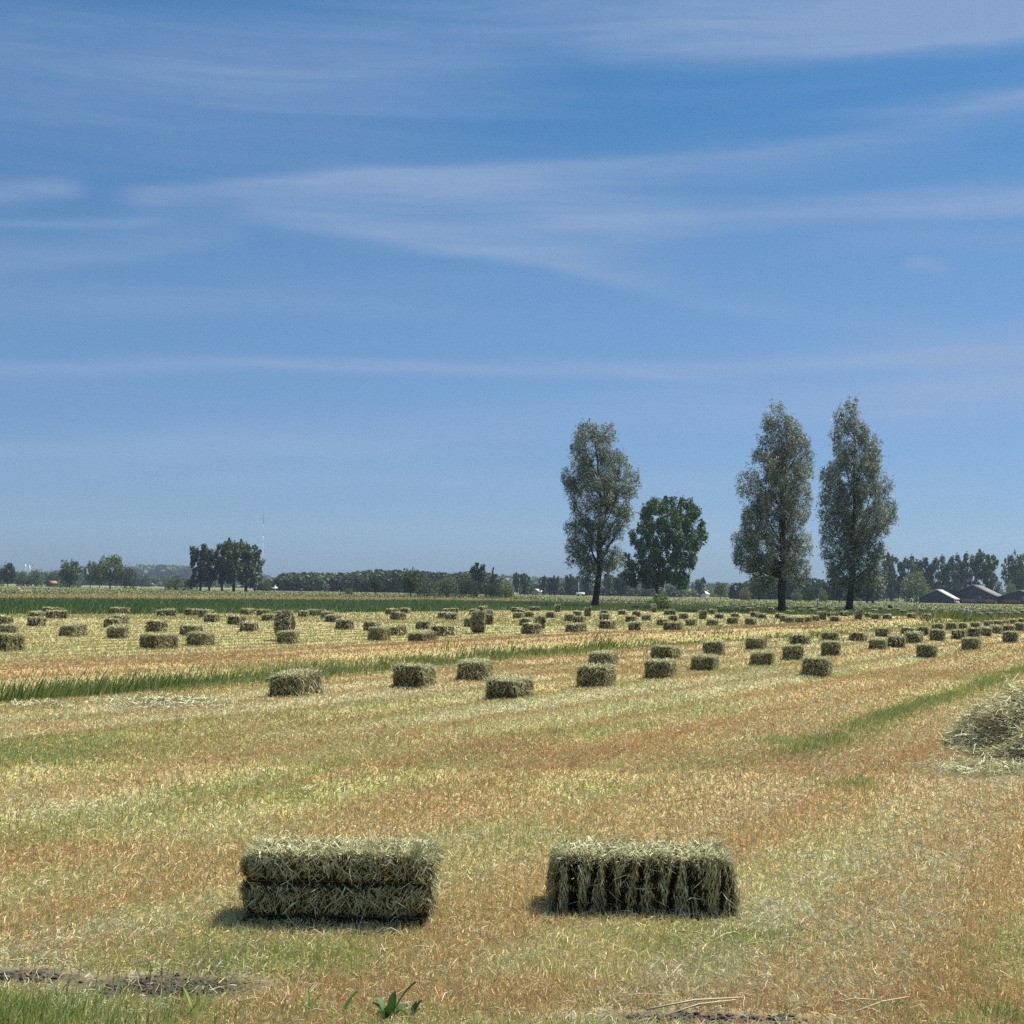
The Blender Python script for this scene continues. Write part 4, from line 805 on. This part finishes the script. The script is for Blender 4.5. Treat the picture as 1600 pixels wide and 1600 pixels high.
# ------------------------------------------------------------------ buildings
def gable_house(name, px, D, L_, Wd, eave, ridge, yaw, label, wallc, roofc, brick=None, extras=None, roofover=.4, cat='barn'):
    x, y = A(px, D); r = empty(name, (x, y, 0), yaw); tag(r, label, cat)
    # local x across the gable, local y along the ridge; the gable front is at y=0
    w = Wd/2; mb = MB()
    for yy in (0, L_):
        vs = [(-w, yy, 0), (w, yy, 0), (w, yy, eave), (0, yy, ridge), (-w, yy, eave)]
        mb.add(vs, t=[(0, 1, 2), (0, 2, 4), (2, 3, 4)] if yy == 0 else [(0, 2, 1), (0, 4, 2), (2, 4, 3)], c=wallc)
    mb.add([(-w, 0, 0), (-w, L_, 0), (-w, L_, eave), (-w, 0, eave)], q=[(1, 0, 3, 2)], c=wallc)
    mb.add([(w, 0, 0), (w, L_, 0), (w, L_, eave), (w, 0, eave)], q=[(0, 1, 2, 3)], c=wallc)
    # boards: narrow proud strips
    for k in range(int(Wd/1.1)):
        xx = -w+.55+k*1.1; zt = eave+(ridge-eave)*(1-abs(xx)/w)-.1; mb.box((xx-.04, -.05, .02), (xx+.04, -.003, zt), tuple(q*.8 for q in wallc))
    link('wall', mb.mesh('wall', M_CLAD), r)
    rb = MB(); sl = (ridge-eave)/w; o = roofover; th_ = .16
    for s in (-1, 1):
        a = (s*.0, ridge+.12); b = (s*(w+o), eave-sl*o+.12); vs = []
        for yy in (-o, L_+o):
            for (xx, zz) in (a, b): vs += [(xx, yy, zz), (xx, yy, zz+th_)]
        rb.add(vs, q=[(0, 2, 3, 1), (4, 5, 7, 6), (1, 3, 7, 5), (0, 4, 6, 2), (2, 6, 7, 3), (0, 1, 5, 4)], c=roofc)
    link('roof', rb.mesh('roof', M_CLAD), r)
    fb = MB()
    for s in (-1, 1): fb.tube([(0, -o-.03, ridge+.1), (s*(w+o), -o-.03, eave-sl*o+.1)], .14, 5, (.045, .045, .05))
    link('barge_board', fb.mesh('barge_board', M_CLAD), r)
    if brick:
        b = MB()
        for x0, x1, z1 in brick: b.box((x0, -.09, 0), (x1, -.055, z1), (.30, .13, .10))
        link('brick_base', b.mesh('brick_base', M_CLAD), r)
    for nm, boxes, c in (extras or []):
        for lo, hi in boxes: b = MB(); b.box(lo, hi, c); link(nm, b.mesh(nm, M_CLAD), r)
    return r
DW = (.05, .054, .064); RF = (.13, .13, .132)
gable_house('barn', 1519, 500, 20, 14.5, 2.4, 5.9, rad(-25), 'largest dark barn with pale sunlit roof slope and brick base', DW, RF,
            [(-3.3, 1.6, 1.5), (3.2, 6.9, 1.5)], [('door', [((1.7, -.08, 0), (3.1, -.05, 2.6))], (.13, .14, .15)), ('window', [((-3.4, -.08, 2.0), (-2.1, -.05, 2.7))], (.03, .035, .04))])
gable_house('barn', 1463, 490, 7, 11, 1.2, 4.1, rad(-30), 'small dark shed with a bright white roof, first of the barns', DW, (.33, .33, .32), None,
            [('porch_post', [((5.6, k, 0), (5.75, k+.15, 1.3)) for k in (.4, 2.6, 5)], (.45, .42, .38)), ('brick_base', [((5.55, .2, 0), (5.85, 6, .6))], (.38, .22, .17))], .2, 'shed')
gable_house('barn', 1592, 500, 16, 12.5, 2.2, 4.4, rad(-25), 'third dark barn cut by the right edge of the photo', DW, RF, [(-5.5, .5, 1.4)], [('door', [((1., -.08, 0), (4, -.05, 2.7))], (.16, .20, .19))])
gable_house('cottage', 77, 640, 4, 3, 1.4, 2.2, rad(-20), 'tiny reddish shed among bushes at far left', (.20, .11, .08), (.25, .13, .10), cat='shed')
gable_house('farmhouse', 1004, 760, 9, 5, 1.7, 2.9, rad(-75), 'low house with bright red roof behind the dark green tree', (.55, .5, .45), (.55, .12, .07), cat='house')
gable_house('farmhouse', 987, 740, 10, 5, 1.4, 2.3, rad(-80), 'low grey roofed shed left of the red roof', (.4, .42, .45), (.42, .45, .50), cat='shed')
gable_house('cottage', 1098, 760, 5, 3.5, 1.6, 2.7, rad(-25), 'small white house below the grey poplar in the centre', (.75, .72, .68), (.55, .45, .42), cat='house')
gable_house('cottage', 1192, 800, 4, 2.6, 1.1, 1.8, rad(-25), 'tiny white hut left of the middle willow trunk', (.75, .72, .68), (.6, .55, .5), cat='hut')
gable_house('cottage', 420, 620, 4, 3, 1.0, 1.8, rad(-25), 'small pale roofed shed right of the radio mast', (.35, .36, .36), (.62, .63, .62), cat='shed')
gable_house('cottage', 836, 640, 4, 3, 1.4, 2.3, rad(-25), 'small pinkish cottage among the slim poplars', (.45, .38, .34), (.42, .33, .3), cat='cottage')
# white trailer with pole
x, y = A(907, 560); r = empty('trailer', (x, y, 0)); tag(r, 'white trailer parked in the meadow left of the leftmost willow', 'trailer')
mb = MB(); mb.box((-1.55, -.8, .45), (1.55, .8, 1.35), (.78, .77, .72)); mb.box((-1.4, -.7, 1.352), (1.4, .7, 1.5), (.7, .7, .66)); link('body', mb.mesh('body', M_CLAD), r)
for s in (-.8, .8): mb = MB(); mb.tube([(s, -.9, .35), (s, -.75, .35)], .33, 12, (.03, .03, .03)); link('wheel', mb.mesh('wheel', M_CLAD), r)
x, y = A(904, 562); mb = MB(); mb.tube([(0, 0, 0), (0, 0, 5.2)], [.09, .05], 6, (.6, .6, .58)); mb.box((-.12, -.12, 5.2), (.12, .12, 5.35), (.6, .6, .58))
tag(link('flag_pole', mb.mesh('flag_pole', M_CLAD), None, (x, y, 0)), 'thin white pole rising behind the white trailer', 'pole')
# radio mast, chimneys
x, y = A(409.3, 3000); r = empty('radio_mast', (x, y, 0)); tag(r, 'very tall thin radio mast beside the poplar clump', 'radio mast')
zz = lambda py: EYE+(916.3-py)*3000/F
for a_, b_, rr_, c, nm in [(918, 848, .28, (.66, .68, .72), 'shaft'), (848, 838, .5, (.85, .85, .85), 'antenna_section'), (838, 819, .22, (.55, .60, .68), 'shaft'), (819, 803, .5, (.10, .11, .14), 'antenna_top')]:
    mb = MB(); mb.tube([(0, 0, zz(a_)), (0, 0, zz(b_)-.01)], rr_, 8, c); link(nm, mb.mesh(nm, M_CLAD), r)
mb = MB(); mb.tube([(0, 0, 0), (0, 0, 22)], [3.2, 2.4], 12, (.7, .72, .74)); link('tower_base', mb.mesh('tower_base', M_CLAD), r)
for i, (px, tp) in enumerate([(39, 882), (45.5, 883)]):
    x, y = A(px, 1800); z = EYE+(hor(px)-tp)*1800/F; mb = MB(); mb.tube([(0, 0, 0), (0, 0, z*.8), (0, 0, z)], [1.1, .8, .4], 10, (.7, .72, .74))
    tag(link('chimney_stack', mb.mesh('chimney_stack', M_CLAD), None, (x, y, 0)), ['left of the twin slender white chimneys at far left', 'right of the twin slender white chimneys at far left'][i], 'chimney', 'twin white chimneys')

# ------------------------------------------------------------------ posts and small things
def post(px, py, h, w, c, label, cap=False, lean=0, name='fence_post'):
    x, y = G(px, py); mb = MB(); n = 6
    P = [(lean*h*k/n+random.uniform(-.01, .01), 0, -.1+(h+.1)*k/n) for k in range(n+1)]; mb.tube(P, [w*(1-.15*k/n) for k in range(n+1)], 7, c, rough=.2)
    if cap: mb.box((lean*h-.14, -.13, h), (lean*h+.16, .13, h+.12), (.62, .60, .55)); mb.box((lean*h-.19, -.17, h+.122), (lean*h+.2, .17, h+.2), (.66, .64, .6))
    return tag(link(name, mb.mesh(name, M_WOOD), None, (x, y, float(H(x, y)))), label, 'post')
post(1433, 963, 1.25, .085, (.33, .31, .27), 'lone pale wooden post standing left of the first barn')
for i, (px, py, h) in enumerate([(1506, 967, .72), (1510.5, 968, .78), (1515, 967, .66)]):
    post(px, py, h, .14, (.30, .27, .25), ['left', 'middle', 'right'][i]+' of the three old grey posts in the green tuft', lean=(-.08, .03, .1)[i])
post(1277, 949, 1.0, .09, (.13, .12, .10), 'dark post with a pale box on top between the two right willows', True, name='box_post')
post(1315, 946, 1.15, .05, (.2, .19, .17), 'thin post just left of the rightmost willow trunk'); post(1286, 944, .9, .04, (.25, .24, .22), 'thin low post right of the pale box post')
x, y = G(1391, 951); mb = MB()
for k, (zz_, r_) in enumerate([(0, .2)]): mb.tube([(0, 0, 0), (0, 0, .12), (0, 0, .3), (0, 0, .45), (.05, 0, .52)], [.2, .3, .32, .22, .05], 9, (.03, .022, .02), rough=.15)
tag(link('tree_stump', mb.mesh('tree_stump', M_BARK), None, (x, y, 0)), 'small black stump in the grass right of the rightmost willow', 'stump')
x, y = G(995, 953); mb = MB(); mb.tube([(-.6, 0, .05), (-.35, 0, .2), (0, .02, .27), (.35, 0, .18), (.6, 0, .05)], [.06, .17, .2, .17, .06], 9, (.03, .028, .025), rough=.2)  # low dark clump lying in the grass
tag(link('dark_clump', mb.mesh('dark_clump', M_BARK), None, (x, y, 0)), 'dark clump in the grass left of the dark green tree foot', 'dark_clump')
# clods on the bare soil
mb = MB(); rs = np.random.default_rng(77); ph_ = (1+5**.5)/2
ico = unit(np.array([(-1, ph_, 0), (1, ph_, 0), (-1, -ph_, 0), (1, -ph_, 0), (0, -1, ph_), (0, 1, ph_), (0, -1, -ph_), (0, 1, -ph_), (ph_, 0, -1), (ph_, 0, 1), (-ph_, 0, -1), (-ph_, 0, 1)]))
icf = [(0, 11, 5), (0, 5, 1), (0, 1, 7), (0, 7, 10), (0, 10, 11), (1, 5, 9), (5, 11, 4), (11, 10, 2), (10, 7, 6), (7, 1, 8), (3, 9, 4), (3, 4, 2), (3, 2, 6), (3, 6, 8), (3, 8, 9), (4, 9, 5), (2, 4, 11), (6, 2, 10), (8, 6, 7), (9, 8, 1)]
for cx_, cy_, rx_, ry_, nn in [(265, 1542, 80, 10, 420), (30, 1524, 50, 8, 160), (1100, 1592, 130, 8, 220)]:
    for _ in range(nn):
        x, y = G(cx_+rs.normal()*rx_*.6, min(cy_+rs.normal()*ry_*.6, 1640)); r_ = .004+.013*rs.random()**2.5
        mb.add(ico*(r_*np.array([1.2, 1, .6])*(.6+.8*rs.random((12, 1))))+[x, y, float(H(x, y))+r_*.2], t=icf, c=np.array([.06, .05, .044])*(.7+.8*rs.random()))
tag(link('soil_clods', mb.mesh('soil_clods', M_GROUND)), 'crumbled dark clods on the bare soil patches', 'soil', kind='stuff')
# broad leaved weeds at the bottom edge
def weed(px, py, h, n, label, c=(.06, .13, .03), wide=.022):
    x, y = G(px, py); mb = MB(); rs = np.random.default_rng(int(px))
    for k in range(n):
        a = k*2.4+rs.random(); l = h*(.7+.3*rs.random()); up_ = rs.uniform(.9, 1.7); d = np.array([math.cos(a), math.sin(a)*.7, 0]); sd_ = np.array([-math.sin(a), math.cos(a), .3])
        m = 6; vs = []
        for i_ in range(m+1):
            t_ = i_/m; p = d*l*t_*.75+np.array([0, 0, l*(up_*t_-.55*t_*t_)])+[0, 0, .004]; w_ = wide*math.sin(math.pi*min(.08+t_*.92, .999))**.8
            vs += [p-sd_*w_+[0, 0, .004], p+[0, 0, -.003], p+sd_*w_+[0, 0, .004]]
        q_ = []
        for i_ in range(m): b = i_*3; q_ += [(b, b+1, b+4, b+3), (b+1, b+2, b+5, b+4)]
        mb.add(vs, q=q_, c=np.array(c)*(.8+.5*rs.random()))
    return tag(link('weed_plant', mb.mesh('weed_plant', M_LEAF, True), None, (x, y, float(H(x, y)))), label, 'weed')
weed(606, 1597, .14, 9, 'dark green broad-leaved weed at the bottom edge, left of centre', (.045, .10, .025), wide=.015)
weed(533, 1592, .10, 4, 'bright green small weed left of the dark broad-leaved one', (.22, .32, .07), .007)
weed(482, 1588, .10, 4, 'leftmost thin bright weed at the bottom edge', (.25, .33, .08), .006)
weed(305, 1594, .12, 5, 'low yellow green weed right of the grassy corner', (.22, .28, .07), .006)
weed(640, 1597, .08, 5, 'small dark rosette right of the dark broad-leaved weed', (.09, .15, .04), .009)
weed(1392, 1585, .07, 5, 'small pale green weed at the bottom right', (.22, .27, .09), .006)
# long lying stalks
def stalks(pts, name, label):
    mb = MB()
    for (x0, y0, x1, y1, w) in pts:
        a = G(x0, y0); b = G(x1, y1); m = ((a[0]+b[0])/2+random.uniform(-.01, .01), (a[1]+b[1])/2)
        z = lambda p: float(H(*p))+.035
        mb.tube([(*a, z(a)), (*m, z(m)+.012), (*b, z(b))], [w, w, w*.6], 5, (.42, .36, .22))
    return tag(link(name, mb.mesh(name, M_HAY, True)), label, 'straw', kind='stuff')
SK = [(1060, 1462, 1120, 1474, .003), (1115, 1478, 1152, 1462, .003), (1010, 1591, 1160, 1571, .004), (1040, 1600, 1150, 1575, .003), (960, 1572, 1050, 1568, .002), (1140, 1570, 1180, 1568, .002), (1330, 1596, 1420, 1568, .003), (1300, 1580, 1370, 1574, .003)]
for _ in range(150):
    px, py = random.uniform(0, 1600), random.uniform(1180, 1600); l = random.uniform(14, 50)*(py-920)/600; a = random.uniform(-.5, .5)
    SK.append((px, py, px+l*math.cos(a), py+l*math.sin(a)*.4, random.uniform(.0012, .0024)))
stalks(SK, 'loose_straw', 'loose pale stalks scattered on the stubble in front')

# ------------------------------------------------------------------ air
hz = MB(); hz.box((-1400, -150, -1), (1400, 3150, 125)); o = link('haze', hz.mesh('haze', None)); tag(o, kind='stuff')
o.data.flip_normals() if False else None
m = bpy.data.materials.new('haze'); m.use_nodes = True; t = m.node_tree; t.nodes.clear(); oo = t.nodes.new('ShaderNodeOutputMaterial'); pv = t.nodes.new('ShaderNodeVolumePrincipled')
pv.inputs['Density'].default_value = .00008; pv.inputs['Color'].default_value = (.62, .78, 1, 1); pv.inputs['Anisotropy'].default_value = .2; t.links.new(pv.outputs[0], oo.inputs['Volume'])
o.data.materials.append(m)
